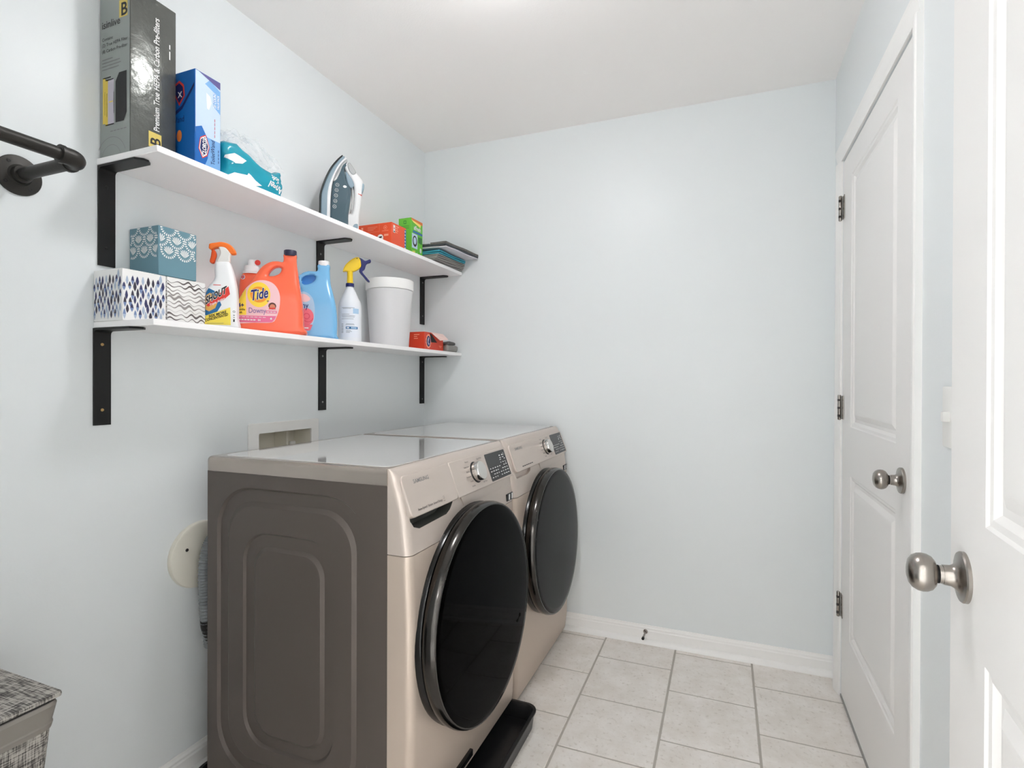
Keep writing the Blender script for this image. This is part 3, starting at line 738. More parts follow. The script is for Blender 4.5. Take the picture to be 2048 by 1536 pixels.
P.rect('print_white', .101, .290, .104, .312); P.rect('print_white', .101, .318, .104, .330)
P.rect('sticker_yellow', .046, .036, .080, .076, -.0002); P.text('print_black', 'B', .077, .042, .038, rot=90, bold=.02)
P.done(t, {'sticker_yellow': 'label_patch'})
# blue toilet wand box
M('card_blue', (18, 100, 178), .35); M('card_skyblue', (120, 170, 220), .35); M('card_paleblue', (196, 214, 236), .3); M('print_navy', (24, 34, 92), .45); M('print_violet', (86, 78, 140), .45); M('print_orange', (226, 126, 60), .5)
t = thing('toilet_wand_box', 'tall blue and white cleaning wand refill box next to the filter carton', 'box', (.125, 1.068, ZU))
cx0, cx1, cy0, cy1, cz1 = .070, .180, 1.0285, 1.1080, ZU+.272
box('box_body', (cx0, cy0, ZU), (cx1, cy1, cz1), 'card_blue', t, .001, 1)
P = Print((cx1, cy0, ZU), Y_, Z_, .0004)
P.rect('card_paleblue', .0015, .10, .078, .270); P.rect('card_skyblue', .0015, .045, .078, .10)
P.poly('print_violet', [(.010, .270), (.078, .270), (.078, .250)], .0002)
P.poly('card_skyblue', [(.030, .245), (.055, .235), (.055, .195), (.078, .180), (.078, .245), (.045, .262)], .0001)
P.poly('card_blue', [(.0015, .115), (.020, .125), (.036, .100), (.044, .070), (.036, .035), (.022, .002), (.0015, .002)], .0002)
P.poly('card_skyblue', [(.022, .002), (.036, .035), (.044, .060), (.078, .045), (.078, .002)], .0002)
P.poly('print_white', [(.034, .222), (.046, .216), (.050, .200), (.042, .178), (.036, .180)], .0003)
P.poly('print_red', [(.010, .060), (.022, .036), (.037, .048), (.044, .075), (.032, .105), (.015, .092)], .0004)
P.poly('print_white', [(.0125, .061), (.023, .040), (.035, .050), (.0415, .075), (.031, .101), (.0168, .090)], .0005)
P.poly('print_navy', [(.0145, .062), (.0235, .044), (.034, .052), (.0395, .075), (.030, .097), (.018, .088)], .0006)
P.text('print_white', 'CLOROX', .0325, .046, .0165, rot=88, bold=.03, width=.72, lift=.0009)
P.text('print_navy', 'ToiletWand', .060, .030, .0175, rot=90, width=.80, lift=.0007)
[P.rect('print_red', .0595, .108+k*.011, .0610, .108+k*.011+.008, .0007) for k in range(5)]; [P.rect('print_navy', .071, .040+k*.010, .0728, .047+k*.010, .0007) for k in range(4)]
P.text('print_white', '20 COUNT', .064, .192, .0120, rot=90, bold=.02, width=.72, lift=.0007); P.text('print_white', 'VALUE PACK', .074, .192, .0095, rot=90, bold=.02, width=.72, lift=.0007)
P.done(t, {m: 'printed_panel' for m in ('card_paleblue', 'card_skyblue', 'print_violet', 'card_blue')})
P = Print((cx0, cy0, ZU), X_, Z_, .0004)
P.poly('print_red', [(.030, .215), (.050, .180), (.072, .205), (.068, .235), (.050, .250), (.030, .240)]); P.poly('print_navy', [(.034, .216), (.050, .188), (.067, .206), (.064, .230), (.050, .243), (.034, .236)], .0001)
P.text('print_white', 'X', .045, .203, .022, bold=.03, lift=.0003); P.text('print_navy', 'ToiletWand', .070, .135, .024, 'RIGHT', width=.8, lift=.0002); P.poly('print_navy', [(.030, .165), (.060, .180), (.108, .235), (.108, .225), (.062, .170), (.030, .155)])
P.disc('print_orange', .050, .098, .010, .016); P.done(t)
# toilet paper pack with torn clear wrap
M('wrap_teal', (28, 150, 172), .22, bump=(22, .9)); M('wrap_clear', (240, 241, 243), .10, alpha=.22, coat=.5); M('tissue_white', (240, 238, 235), .8); M('print_tan', (196, 142, 104), .6)
t = thing('toilet_paper_pack', 'crumpled teal toilet paper pack with torn clear wrap on the upper shelf', 'paper pack', (.12, 1.225, ZU))
rnd = random.Random(5)
def lumpy(x0, x1, y0, y1, z0, z1, bev, amp, sub=3, seed=1):
    from mathutils import noise
    bm = bmesh.new(); add_box(bm, (x0, y0, z0), (x1, y1, z1), bev, 3)
    for _ in range(sub):
        bmesh.ops.subdivide_edges(bm, edges=[e for e in bm.edges if e.calc_length() > .010], cuts=1, use_grid_fill=True)
    bmesh.ops.triangulate(bm, faces=bm.faces)
    bm.normal_update()
    for v in bm.verts:
        n = noise.noise(v.co*28+Vector((seed*3.1, 0, 0)))*amp+noise.noise(v.co*70)*amp*.4
        v.co += v.normal*n
        if v.co.z < z0+.001: v.co.z = z0
    return bm_mesh(bm)
me = lumpy(.055, .185, 1.120, 1.342, ZU, ZU+.105, .022, .010)
for v in me.vertices:
    f = (v.co.z-ZU)/.105; v.co.z += .016*max(0, f)*math.cos((v.co.y-1.16)*26)
tpb = bvh_of(me); put('plastic_wrap', me, 'wrap_teal', t, 60)
P = Print((.185, 1.106, ZU), Y_, Z_)
P.poly('tissue_white', [(.022, .078), (.045, .090), (.085, .082), (.070, .068), (.045, .060), (.022, .070)])
P.poly('tissue_white', [(.018, .016), (.110, .016), (.148, .030), (.120, .040), (.095, .050), (.090, .042), (.045, .034)])
P.poly('wrap_paleteal', [(.190, .092), (.218, .088), (.228, .070), (.214, .060), (.200, .070)]) if 'wrap_paleteal' in MATS else None
P.text('print_white', 'Angel', .226, .043, .030, rot=168, bold=.02, shear=.15, width=.8); P.text('print_white', 'Soft', .212, .070, .024, rot=168, bold=.02, shear=.15, width=.8)
P.done(t, {'tissue_white': 'torn_opening'}, tpb, .0012)
# crumpled clear film heaped on top
from mathutils import noise as _nz
vs, fs = [], []; NU, NV = 44, 26
for i in range(NU+1):
    for j in range(NV+1):
        u, v = i/NU, j/NV; y = 1.128+.226*u; x = .062+.115*v
        hgt = .105+.080*(math.sin(math.pi*min(1, v*1.02))**.55)*(math.sin(math.pi*(.06+.9*u))**.5)
        hgt += .020*_nz.noise(Vector((u*7, v*6, 1.7)))+.010*_nz.noise(Vector((u*19, v*16, 4.2)))
        x += .012*_nz.noise(Vector((u*9, v*9, 9.1))); y += .010*_nz.noise(Vector((u*8, v*8, 3.3)))
        vs.append((x, y, ZU+max(hgt, .085)))
for i in range(NU):
    for j in range(NV): a = i*(NV+1)+j; fs.append((a, a+1, a+NV+2, a+NV+1))
put('clear_film', mesh(vs, fs), 'wrap_clear', t, 25)
# ---- steam iron standing on its heel
def local_frame(cx, cy, zb, deg):
    a = math.radians(deg); n = Vector((math.cos(a), -math.sin(a), 0)); r = Vector((math.sin(a), math.cos(a), 0))
    m = Matrix((r, Z_, n)).transposed().to_4x4(); m.translation = Vector((cx, cy, zb)); return m
M('iron_dark', (58, 62, 62), .35, metal=.6); M('iron_bluegrey', (138, 158, 170), .35); M('iron_tank', (70, 92, 102), .10, coat=.5); M('iron_silver', (170, 172, 172), .3, metal=.3); M('iron_white', (232, 232, 232), .3); M('iron_lens', (210, 214, 216), .15)
t = thing('steam_iron', 'blue-grey and white steam iron standing upright on the upper shelf', 'iron', (.12, 1.72, ZU))
IM = local_frame(.12, 1.72, ZU, 50)
def iron_part(name, pts, half, bev, mat, parent=None, taper=True, n=4, z=0., smooth=45):
    me = solid_mesh([[(p.x, p.y) for p in cat(pts, n)]], half, bev, 2)
    for v in me.vertices:
        if taper:
            f = min(1, max(.16, ((.318-v.co.y)/.20)**.62 if v.co.y < .318 else .16)); v.co.z *= f
        v.co.z += z; v.co.y = max(v.co.y, .0006)
    me.transform(IM); return put(name, me, mat, parent or t, smooth)
iron_part('soleplate', [(-.0139, .3128), (-.0308, .2927), (-.056, .2527), (-.0752, .2065), (-.0885, .1643), (-.0948, .1332), (-.0955, .09), (-.0960, .055), (-.090, .055), (-.0885, .1359), (-.0837, .1608), (-.0704, .203), (-.0511, .2482), (-.0279, .2859), (-.0103, .3098)], .056, .002, 'iron_dark')
iron_part('skirt', [(-.0103, .3098), (-.0279, .2859), (-.0511, .2482), (-.0704, .203), (-.0837, .1608), (-.0885, .1359), (-.0905, .09), (-.090, .01), (-.068, .01), (-.0626, .1469), (-.0491, .2056), (-.0259, .2637), (-.0025, .3026)], .055, .006, 'iron_bluegrey')
iron_part('white_band', [(-.0025, .3047), (-.024, .2803), (-.0453, .2387), (-.0617, .2), (-.0722, .1458), (-.0790, .02), (-.0590, .012), (-.0538, .1377), (-.0462, .1998), (-.0298, .2468), (-.0103, .2821), (.0034, .2993)], .0535, .006, 'iron_white')
iron_part('nose_cover', [(.0044, .2985), (-.0103, .2841), (-.0298, .2488), (-.0462, .2018), (-.0300, .2100), (-.0100, .2650), (.0055, .2870)], .050, .005, 'iron_silver')
tk = iron_part('water_tank', [(.0044, .2892), (-.0161, .267), (-.0356, .2276), (-.0462, .1977), (-.0538, .1377), (-.0600, .016), (.0039, .014), (.0117, .0728), (.0156, .1041), (.0215, .1563), (.0194, .1808), (.0115, .1881), (.0026, .2159), (-.0044, .2603), (-.0014, .2771)], .048, .014, 'iron_tank')
hd = iron_part('handle', [(-.0034, .2604), (-.0005, .2772), (.0113, .287), (.0212, .2821), (.0411, .2495), (.0571, .2308), (.0672, .2154), (.0662, .1987), (.0623, .1608), (.0573, .1188), (.0514, .0767), (.0435, .004), (-.0275, .004), (-.0275, .0525), (-.0158, .0762), (.0117, .0851), (.0236, .0863), (.0304, .116), (.0333, .1576), (.0323, .1864), (.0273, .2086), (.0134, .2316)], .020, .009, 'iron_white', None, False)
iron_part('heel_base', [(-.092, .0), (.046, .0), (.045, .018), (.0, .030), (-.088, .022)], .046, .004, 'iron_white', None, False)
iron_part('grip_inlay', [(.0190, .098), (.0236, .105), (.0290, .1576), (.0280, .1864), (.0225, .1800), (.0235, .14)], .0225, .004, 'iron_silver', hd, False)
iron_part('inner_collar', [(.0006, .2465), (.0114, .2376), (.0273, .2148), (.0323, .1947), (.0214, .1831), (.0115, .1902), (.0036, .2119)], .0230, .005, 'iron_bluegrey', hd, False)
iron_part('nose_button', [(.0064, .2759), (.0113, .2829), (.0192, .2818), (.0401, .2484), (.0273, .2364), (.0124, .252)], .0222, .004, 'iron_silver', hd, False)
iron_part('steam_button', [(.0480, .2108), (.0722, .2055), (.0622, .169), (.0500, .1717)], .0170, .004, 'iron_bluegrey', hd, False)
iron_part('power_mark', [(.0480, .1665), (.0630, .1620), (.0625, .1590), (.0480, .1635)], .0205, .001, 'print_red', hd, False, 1)
iron_part('cord_block', [(.030, .040), (.0470, .045), (.0440, .012), (.028, .010)], .021, .003, 'iron_bluegrey', hd, False)
P = Print(IM @ Vector((0, 0, .0405)), Vector(IM.col[0][:3]), Z_, .0)
ikb = bvh_of(tk.data)
for k, (sx, sz) in enumerate([(-.030, .185), (-.0325, .163), (-.035, .141), (-.0375, .119), (-.040, .097)]): P.ring('print_white', sx, sz, .0058, .0068, 0, 20); P.rect('print_white', sx-.002, sz-.0008, sx+.002, sz+.0008)
P.disc('print_white', -.002, .181, .0068, .0052)
P.done(tk, {'print_white': 'printed_symbols'}, ikb, .0005)
# ---- orange bin-bag style box, green carton, folded fabric bins
M('card_orange', (232, 88, 52), .4); M('card_orange_dark', (214, 66, 40), .4); M('print_paleorange', (250, 170, 140), .5); M('print_blue', (56, 110, 176), .45); M('card_green', (106, 196, 62), .4); M('card_yellow', (250, 226, 120), .45); M('card_darkgreen', (46, 128, 48), .45)
t = thing('orange_box', 'low orange cardboard box beside the iron on the upper shelf', 'box', (.112, 1.975, ZU))
ox0, ox1, oy0, oy1, oz1 = .026, .200, 1.920, 2.031, ZU+.103
box('box_body', (ox0, oy0, ZU), (ox1, oy1, oz1), 'card_orange', t, .001, 1)
P = Print((ox1, oy0, ZU), Y_, Z_, .0004)
P.rect('print_white', .012, .062, .026, .094); P.disc('print_red', .019, .080, .003, .0045, .0001); P.rect('print_black', .015, .064, .024, .070, .0001)
for k, w in enumerate((.024, .014, .018, .012)): P.rect('print_paleorange', .031, .090-k*.0085, .031+w, .0935-k*.0085)
P.rect('print_blue', .098, .006, .110, .096)
for k in range(6): P.rect('print_white', .099, .012+k*.0145, .106, .0165+k*.0145, .0001)
P.done(t, {'print_blue': 'printed_panel'})
P = Print((ox0, oy0, ZU), X_, Z_, .0004)
P.disc('print_white', .117, .040, .0155); P.poly('print_black', [(.110, .038), (.124, .040), (.126, .047), (.108, .045)], .0002); P.rect('print_paleorange', .136, .046, .158, .054)
P.ring('print_paleorange', .142, .082, .0072, .0086); P.disc('print_paleorange', .142, .082, .0030); P.rect('print_paleorange', .126, .068, .158, .0695)
for k, w in enumerate((.05, .04, .03)): P.rect('print_paleorange', .052, .088-k*.006, .052+w, .0895-k*.006)
P.rect('print_paleorange', .112, .068, .1126, .100); P.rect('print_paleorange', .02, .068, .112, .0686); P.rect('print_paleorange', .018, .080, .028, .092)
P.done(t)
t = thing('green_carton', 'small bright green carton with yellow top edge on the upper shelf', 'carton', (.126, 2.184, ZU))
gx0, gx1, gy0, gy1, gz1 = .092, .161, 2.134, 2.234, ZU+.188
box('carton_body', (gx0, gy0, ZU), (gx1, gy1, gz1), 'card_green', t, .001, 1)
P = Print((gx1, gy0, ZU), Y_, Z_, .0004)
P.poly('print_orange', [(.001, .187), (.099, .187), (.099, .172), (.001, .178)]); P.poly('card_yellow', [(.001, .178), (.084, .173), (.080, .158), (.018, .170)], .0001)
P.text('print_white', 'affresh', .022, .138, .027, bold=.03, width=.85, lift=.0002); P.rect('print_blue', .014, .122, .098, .132, .0001)
P.rect('card_paleblue', .006, .050, .054, .118); P.disc('print_dark', .031, .084, .019, .026, .0002); P.disc('card_paleblue', .031, .086, .012, .017, .0003)
P.poly('card_darkgreen', [(.060, .110), (.094, .112), (.094, .080), (.062, .084)], .0001); P.disc('print_white', .082, .050, .008, .012, .0001); P.text('card_yellow', 'HE', .010, .024, .020, bold=.04, lift=.0002); P.text('print_white', '6x', .046, .020, .022, bold=.02, lift=.0002); P.poly('card_darkgreen', [(.060, .004), (.099, .004), (.099, .030)], .0001)
P.done(t, {m: 'printed_panel' for m in ('print_orange', 'card_paleblue', 'card_darkgreen', 'print_blue')})
P = Print((gx0, gy0, ZU), X_, Z_, .0004); P.rect('card_darkgreen', .028, .160, .042, .176); P.rect('card_green', .031, .163, .039, .173, .0001)
for k in range(3): P.rect('card_darkgreen', .012, .150-k*.006, .058, .1515-k*.006)
P.done(t)
M('felt_grey', (150, 148, 144), .9, bump=(200, .4)); M('felt_pale', (206, 206, 212), .8); M('felt_teal', (66, 158, 178), .8); M('felt_pattern', (104, 102, 98), .85, var=(120, .5)); M('felt_dark', (74, 80, 84), .85)
def folded(name, label, base, layers):
    t = thing(name, label, 'fabric bin', (.17, 2.37, base), 'folded fabric bins on the upper shelf')
    for k, (x0, xn, xf, y0, y1, z0, th, mat, sag) in enumerate(layers):
        # panel from the wall side x0 out to a slanted front edge (xn at the near end, xf at the far end), drooping by sag
        NX, NY = 8, 8; vs, fs = [], []
        for s_ in (0, 1):
            for i in range(NX+1):
                for j in range(NY+1):
                    u, v = i/NX, j/NY; xe = xn+(xf-xn)*v; x = x0+(xe-x0)*u; y = y0+(y1-y0)*v
                    z = z0-sag*v*u+.0012*math.sin(v*9+k*2+u*5)*u
                    vs.append((x, y, z+(th if s_ else 0)))
        g = lambda s_, i, j: s_*(NX+1)*(NY+1)+i*(NY+1)+j
        for i in range(NX):
            for j in range(NY):
                fs.append((g(0, i, j), g(0, i, j+1), g(0, i+1, j+1), g(0, i+1, j))); fs.append((g(1, i, j), g(1, i+1, j), g(1, i+1, j+1), g(1, i, j+1)))
        for i in range(NX):
            for j in (0, NY): fs.append((g(0, i, j), g(0, i+1, j), g(1, i+1, j), g(1, i, j)))
        for j in range(NY):
            for i in (0, NX): fs.append((g(0, i, j), g(0, i, j+1), g(1, i, j+1), g(1, i, j)))
        put('folded_panel', mesh(vs, fs), mat, t, 30)
folded('folded_fabric_bin', 'grey folded fabric bin at the bottom of the stack on the upper shelf', ZU+.001,
       [(.03, .205, .236, 2.243, 2.504, ZU+.0014, .0070, 'felt_grey', 0), (.03, .222, .242, 2.242, 2.505, ZU+.0098, .0064, 'felt_grey', 0), (.03, .232, .247, 2.243, 2.505, ZU+.0176, .0060, 'felt_grey', 0), (.03, .238, .250, 2.242, 2.506, ZU+.0250, .0055, 'felt_grey', 0), (.03, .243, .252, 2.243, 2.504, ZU+.0320, .0048, 'felt_grey', 0)])
folded('folded_fabric_bin', 'teal folded fabric bin in the middle of the stack on the upper shelf', ZU+.0395,
       [(.03, .249, .254, 2.243, 2.504, ZU+.0395, .0062, 'felt_teal', 0), (.03, .251, .256, 2.242, 2.505, ZU+.0480, .0062, 'felt_teal', 0)])
folded('folded_fabric_bin', 'pale folded fabric bin with dark patterned edge on top of the stack', ZU+.0565,
       [(.03, .284, .325, 2.242, 2.507, ZU+.0680, .0045, 'felt_pale', .010), (.03, .285, .327, 2.240, 2.508, ZU+.0745, .0065, 'felt_dark', .010), (.20, .286, .328, 2.241, 2.509, ZU+.0825, .0100, 'felt_pattern', .010), (.06, .180, .185, 2.26, 2.49, ZU+.0930, .0035, 'felt_pale', .0)])

# ================================================================== LOWER SHELF ITEMS
M('card_white', (238, 237, 235), .45); M('card_teal', (104, 142, 156), .45); M('leaf_navy', (62, 64, 104), .5); M('leaf_blue', (120, 140, 180), .5); M('leaf_pale', (172, 186, 206), .5); M('leaf_dark', (62, 58, 74), .5)
M('wave_dark', (106, 98, 98), .5); M('wave_mid', (156, 150, 148), .5); M('wave_pale', (204, 201, 199), .5)
def leafp(P, cx, cy, w, h, top, bot, lift=0, tilt=0.):
    def q(a): return (cx+tilt*(a[1])+a[0], cy+a[1])
    P.poly(top, [q(p) for p in [(0, h*.60), (w*.30, h*.36), (w*.5, 0), (-w*.5, 0), (-w*.30, h*.36)]], lift)
    P.poly(bot, [q(p) for p in [(w*.5, 0), (w*.38, -h*.22), (0, -h*.52), (-w*.38, -h*.22), (-w*.5, 0)]], lift)
BX = .118
# leaf pattern box
lb0, lb1, LH = .880, .9925, .1305
t = thing('tissue_box', 'white tissue box with a blue leaf pattern at the near end of the lower shelf', 'tissue box', (.06, .936, ZL), 'tissue boxes on the lower shelf')
box('box_body', (.006, lb0, ZL), (BX, lb1, ZL+LH), 'card_white', t, .0012, 1)
for org, rt in (((BX, lb0, ZL), Y_), ((.006, lb0, ZL), X_)):
    P = Print(org, rt, Z_, .0004); rnd = random.Random(11)
    for r in range(7):
        for c in range(9):
            x = .005+c*.0133+(.006 if r % 2 else 0)+rnd.uniform(-.0012, .0012); y = .0155+r*.0172+rnd.uniform(-.004, .004)
            h = rnd.uniform(.019, .025)
            if x > .108 or y+h*.62 > LH-.001 or y-h*.52 < .001: continue
            a, b = rnd.choice([('leaf_navy', 'leaf_blue'), ('leaf_dark', 'leaf_dark'), ('leaf_navy', 'leaf_navy'), ('leaf_blue', 'leaf_pale'), ('leaf_dark', 'leaf_blue'), ('leaf_pale', 'leaf_pale')])
            leafp(P, x, y, rnd.uniform(.0066, .0090), h, a, b)
    P.done(t, {m: 'printed_leaves' for m in ('leaf_navy', 'leaf_blue', 'leaf_pale', 'leaf_dark')})
# wave pattern box
t = thing('tissue_box', 'white tissue box with grey wavy stripes under the teal one', 'tissue box', (.06, 1.053, ZL), 'tissue boxes on the lower shelf')
wb0, wb1 = .9955, 1.110
box('box_body', (.006, wb0, ZL), (BX, wb1, ZL+LH), 'card_white', t, .0012, 1)
for org, rt, W_ in (((BX, wb0, ZL), Y_, wb1-wb0), ((.006, wb0, ZL), X_, BX-.006)):
    P = Print(org, rt, Z_, .0004); rnd = random.Random(4)
    for k in range(11):
        y0 = .005+k*.0112; mat = rnd.choice(['wave_pale', 'wave_mid', 'wave_mid', 'wave_dark', 'wave_pale']); th = rnd.uniform(.0034, .0090); ph = rnd.uniform(-.6, .6)
        vs, fs = [], []
        for j in range(33):
            x = W_*j/32*.996+.0002; y = y0+.0036*math.sin(x*2*math.pi/.031+ph+k*.15)+.0010*math.sin(x*260+k); tt = th*(.62+.38*math.sin(x*70+k))
            vs += [(x, max(.0008, y), 0), (x, min(LH-.001, y+tt), 0)]
        for j in range(32): fs.append((2*j, 2*j+2, 2*j+3, 2*j+1))
        me = bpy.data.meshes.new('p'); me.from_pydata(vs, [], fs); P.add(mat, me)
    P.done(t, {m: 'printed_waves' for m in ('wave_pale', 'wave_mid', 'wave_dark')})
# scallop box standing across the other two
t = thing('tissue_box', 'teal tissue box with white fan pattern stacked across the other two', 'tissue box', (.06, 1.025, ZL+LH), 'tissue boxes on the lower shelf')
sb0, sb1, sz = .970, 1.0800, ZL+LH+.0005; SH = .131
box('box_body', (.005, sb0, sz), (BX+.002, sb1, sz+SH), 'card_teal', t, .0012, 1)
def petal(P, cx, cy, a, r0, r1, w, W_, H_):
    d = (math.cos(a), math.sin(a)); n = (-d[1], d[0])
    pts = [(cx+d[0]*r0, cy+d[1]*r0)]
    for f, ww in ((.45, .35), (.75, .5), (.92, .4)): pts.append((cx+d[0]*(r0+(r1-r0)*f)+n[0]*w*ww, cy+d[1]*(r0+(r1-r0)*f)+n[1]*w*ww))
    pts.append((cx+d[0]*r1, cy+d[1]*r1))
    for f, ww in ((.92, .4), (.75, .5), (.45, .35)): pts.append((cx+d[0]*(r0+(r1-r0)*f)-n[0]*w*ww, cy+d[1]*(r0+(r1-r0)*f)-n[1]*w*ww))
    if all(.001 < p[0] < W_-.001 and .001 < p[1] < H_-.0008 for p in pts): P.poly('print_white', pts)
for org, rt, W_, ph in (((BX+.002, sb0, sz), Y_, sb1-sb0, .028), ((.005, sb0, sz), X_, BX-.003, .014)):
    P = Print(org, rt, Z_, .0004)
    for row in range(3):
        for c in range(-1, 4):
            cx = ph+c*.046+(.023 if row % 2 else 0); cy = .066+row*.030+.004
            for k in range(13):                              # lower garland of drops
                a = math.radians(170+200*k/12); petal(P, cx, cy, a, .0155, .0235, .0042, W_, SH)
            for k in range(7):                               # inner fan opening upwards
                a = math.radians(90+(k-3)*15); petal(P, cx, cy-.0125, a, .001, .0235 if abs(k-3) < 3 else .019, .0031, W_, SH)
    P.done(t, {'print_white': 'printed_fans'})
# ---- stain remover spray bottle
def blob(name, pts, half, bev, mat, parent, F, n=5, hole=None, vox=.0028, extra=(), sm=8, taper=None):
    ms = [solid_mesh([[(p.x, p.y) for p in cat(pts, n)]]+([[(p.x, p.y) for p in cat(hole, n)][::-1]] if hole else []), half, bev, 3)]
    if taper:
        for v in ms[0].vertices: v.co.z *= taper(v.co.x, v.co.y)
    ms += list(extra)
    me = remesh(join_meshes(ms), vox, sm); me.transform(F)
    o = put(name, me, mat, parent, 60)
    return o
def slab(name, pts, half, bev, mat, parent, F, n=4, z=0):
    me = solid_mesh([[(p.x, p.y) for p in cat(pts, n)]], half, bev, 2)
    me.transform(Matrix.Translation((0, 0, z))); me.transform(F); return put(name, me, mat, parent, 45)
M('bottle_white', (238, 239, 240), .28); M('trigger_orange', (244, 118, 36), .35); M('trigger_deep', (226, 84, 28), .35); M('label_blue', (28, 104, 156), .4); M('label_gold', (222, 168, 84), .4); M('label_yellow', (240, 218, 84), .4); M('label_red', (222, 58, 48), .4); M('clear_plastic', (230, 228, 224), .2)
FM = local_frame(.130, 1.155, ZL, 50)
t = thing('spray_bottle', 'white stain remover spray bottle with orange trigger beside the tissue boxes', 'spray bottle', (.130, 1.155, ZL))
bd = blob('bottle_body', [(-.0415, 0), (-.042, .035), (-.042, .067), (-.0401, .103), (-.0336, .1223), (-.0205, .1421), (-.0167, .1529), (-.0182, .174), (-.0167, .191), (-.013, .2008), (.0174, .2031), (.0251, .1919), (.0309, .1731), (.0366, .1478), (.0415, .1138), (.0435, .0711), (.0435, .035), (.043, 0)], .030, .014, 'bottle_white', t, FM, 4, taper=lambda x, y: 1 if y < .12 else max(.5, 1-(y-.12)*6))
for v in bd.data.vertices: v.co.z = max(v.co.z, ZL+.0002)
slab('collar', [(-.0111, .198), (.0193, .200), (.0225, .215), (.0241, .228), (.0097, .244), (-.0073, .2426), (-.0030, .225)], .013, .004, 'clear_plastic', t, FM)
slab('trigger_head', [(-.0331, .2436), (-.0309, .2512), (-.0149, .2557), (.0002, .2585), (.0193, .2544), (.0327, .2427), (.0375, .2281), (.0231, .2255), (.0116, .2388), (.0002, .2421), (-.0168, .2397), (-.0253, .2344), (-.0328, .2373)], .0125, .004, 'trigger_orange', t, FM)
slab('trigger_lever', [(-.0253, .2347), (-.0177, .2330), (-.0139, .2209), (-.0168, .208), (-.022, .1953), (-.0314, .1984), (-.0284, .2155)], .0085, .003, 'trigger_deep', t, FM)
P = Print(FM @ Vector((0, 0, 0)), Vector(FM.col[0][:3]), Z_)
P.poly('label_blue', [(-.040, .100), (-.030, .118), (-.014, .110), (-.004, .092), (.004, .070), (-.008, .048), (-.024, .036), (-.0405, .040)])
P.poly('label_gold', [(-.040, .094), (-.026, .104), (-.012, .096), (-.005, .080), (-.012, .060), (-.028, .050), (-.0405, .056)], .0003)
P.poly('label_yellow', [(-.0405, .012), (-.041, .036), (-.028, .041), (.027, .064), (.0285, .012)], .0005)
P.poly('label_red', [(-.0364, .0690), (.0223, .1256), (.0265, .1022), (.0099, .0855), (-.0307, .0633)], .0007)
P.text('print_white', 'SHOUT', -.0375, .0700, .0290, skew=.66, bold=.075, width=.56, shear=.1, lift=.0010)
P.text('print_black', 'SHOUT', -.0375, .0700, .0290, skew=.66, bold=.035, width=.56, shear=.1, lift=.0014)
P.text('print_white', 'Triple Acting', -.0265, .0645, .0092, skew=.58, bold=.02, width=.8, lift=.0012)
P.text('print_black', '50X MORE', -.0290, .0315, .0108, skew=.34, bold=.03, width=.9, lift=.0010); P.text('print_black', 'CONCENTRATED', -.0385, .0195, .0108, skew=.34, bold=.03, fit=.060, lift=.0010); P.rect('print_red', -.018, .127, .002, .129)
P.poly('print_grey', [(-.035, .0145), (.010, .0165), (.010, .0175), (-.035, .0155)], .0010)
P.rect('print_dark', .0345, .022, .0385, .030); P.rect('print_grey', .0345, .034, .0385, .036); P.rect('print_grey', .0345, .040, .0385, .043); P.ring('print_dark', .0365, .052, .002, .003)
P.done(bd, {m: 'printed_label' for m in ('label_blue', 'label_gold', 'label_yellow', 'label_red')}, bvh_of(bd.data), .0006)
# ---- red dispenser bottle behind the jug
M('tide_orange', (247, 108, 74), .26, coat=.2); M('cap_navy', (48, 48, 72), .35); M('label_pink', (240, 196, 200), .4); M('label_hotpink', (226, 110, 150), .4); M('tide_yellow', (250, 214, 70), .4); M('tide_gold', (240, 150, 44), .4); M('tide_blue', (30, 38, 110), .4); M('violet_ink', (118, 92, 150), .4); M('skin_print', (214, 130, 100), .5); M('hair_print', (96, 54, 48), .5)
F2 = local_frame(.050, 1.348, ZL, 50)
t = thing('detergent_bottle', 'red detergent bottle with white dispenser cap, half hidden behind the big orange jug', 'bottle', (.050, 1.348, ZL))
bd = blob('bottle_body', [(-.047, 0), (-.048, .08), (-.047, .15), (-.045, .180), (-.039, .2013), (-.026, .211), (.010, .213), (.032, .203), (.040, .180), (.042, .12), (.042, 0)], .022, .015, 'tide_orange', t, F2, 4)
for v in bd.data.vertices: v.co.z = max(v.co.z, ZL+.0002)
lathe('dispenser_cap', [(.0005, .206), (.0275, .206), (.0275, .214), (.0235, .216), (.0230, .232), (.012, .234), (.011, .252), (.009, .2545), (.0005, .2545)], 'bottle_white', t, (.050-.0070, 1.348-.0061, ZL), (0, 0, 1), 32)
slab('spout_button', [(-.004, .234), (.014, .236), (.0165, .247), (.008, .254), (-.004, .252)], .010, .003, 'bottle_white', t, F2, 3)
lathe('button_dot', [(.0005, 0), (.0090, 0), (.0086, .002), (.0005, .003)], 'label_red', t, F2 @ Vector((.0095, .2445, .0102)), Vector(F2.col[2][:3]), 24)
P = Print(F2 @ Vector((0, 0, 0)), Vector(F2.col[0][:3]), Z_); P.disc('print_white', -.034, .192, .0072, .0080); P.ring('print_blue', -.034, .192, .0035, .005, .0003); P.done(bd, {'print_white': 'printed_badge', 'print_blue': 'printed_badge'}, bvh_of(bd.data), .0006)
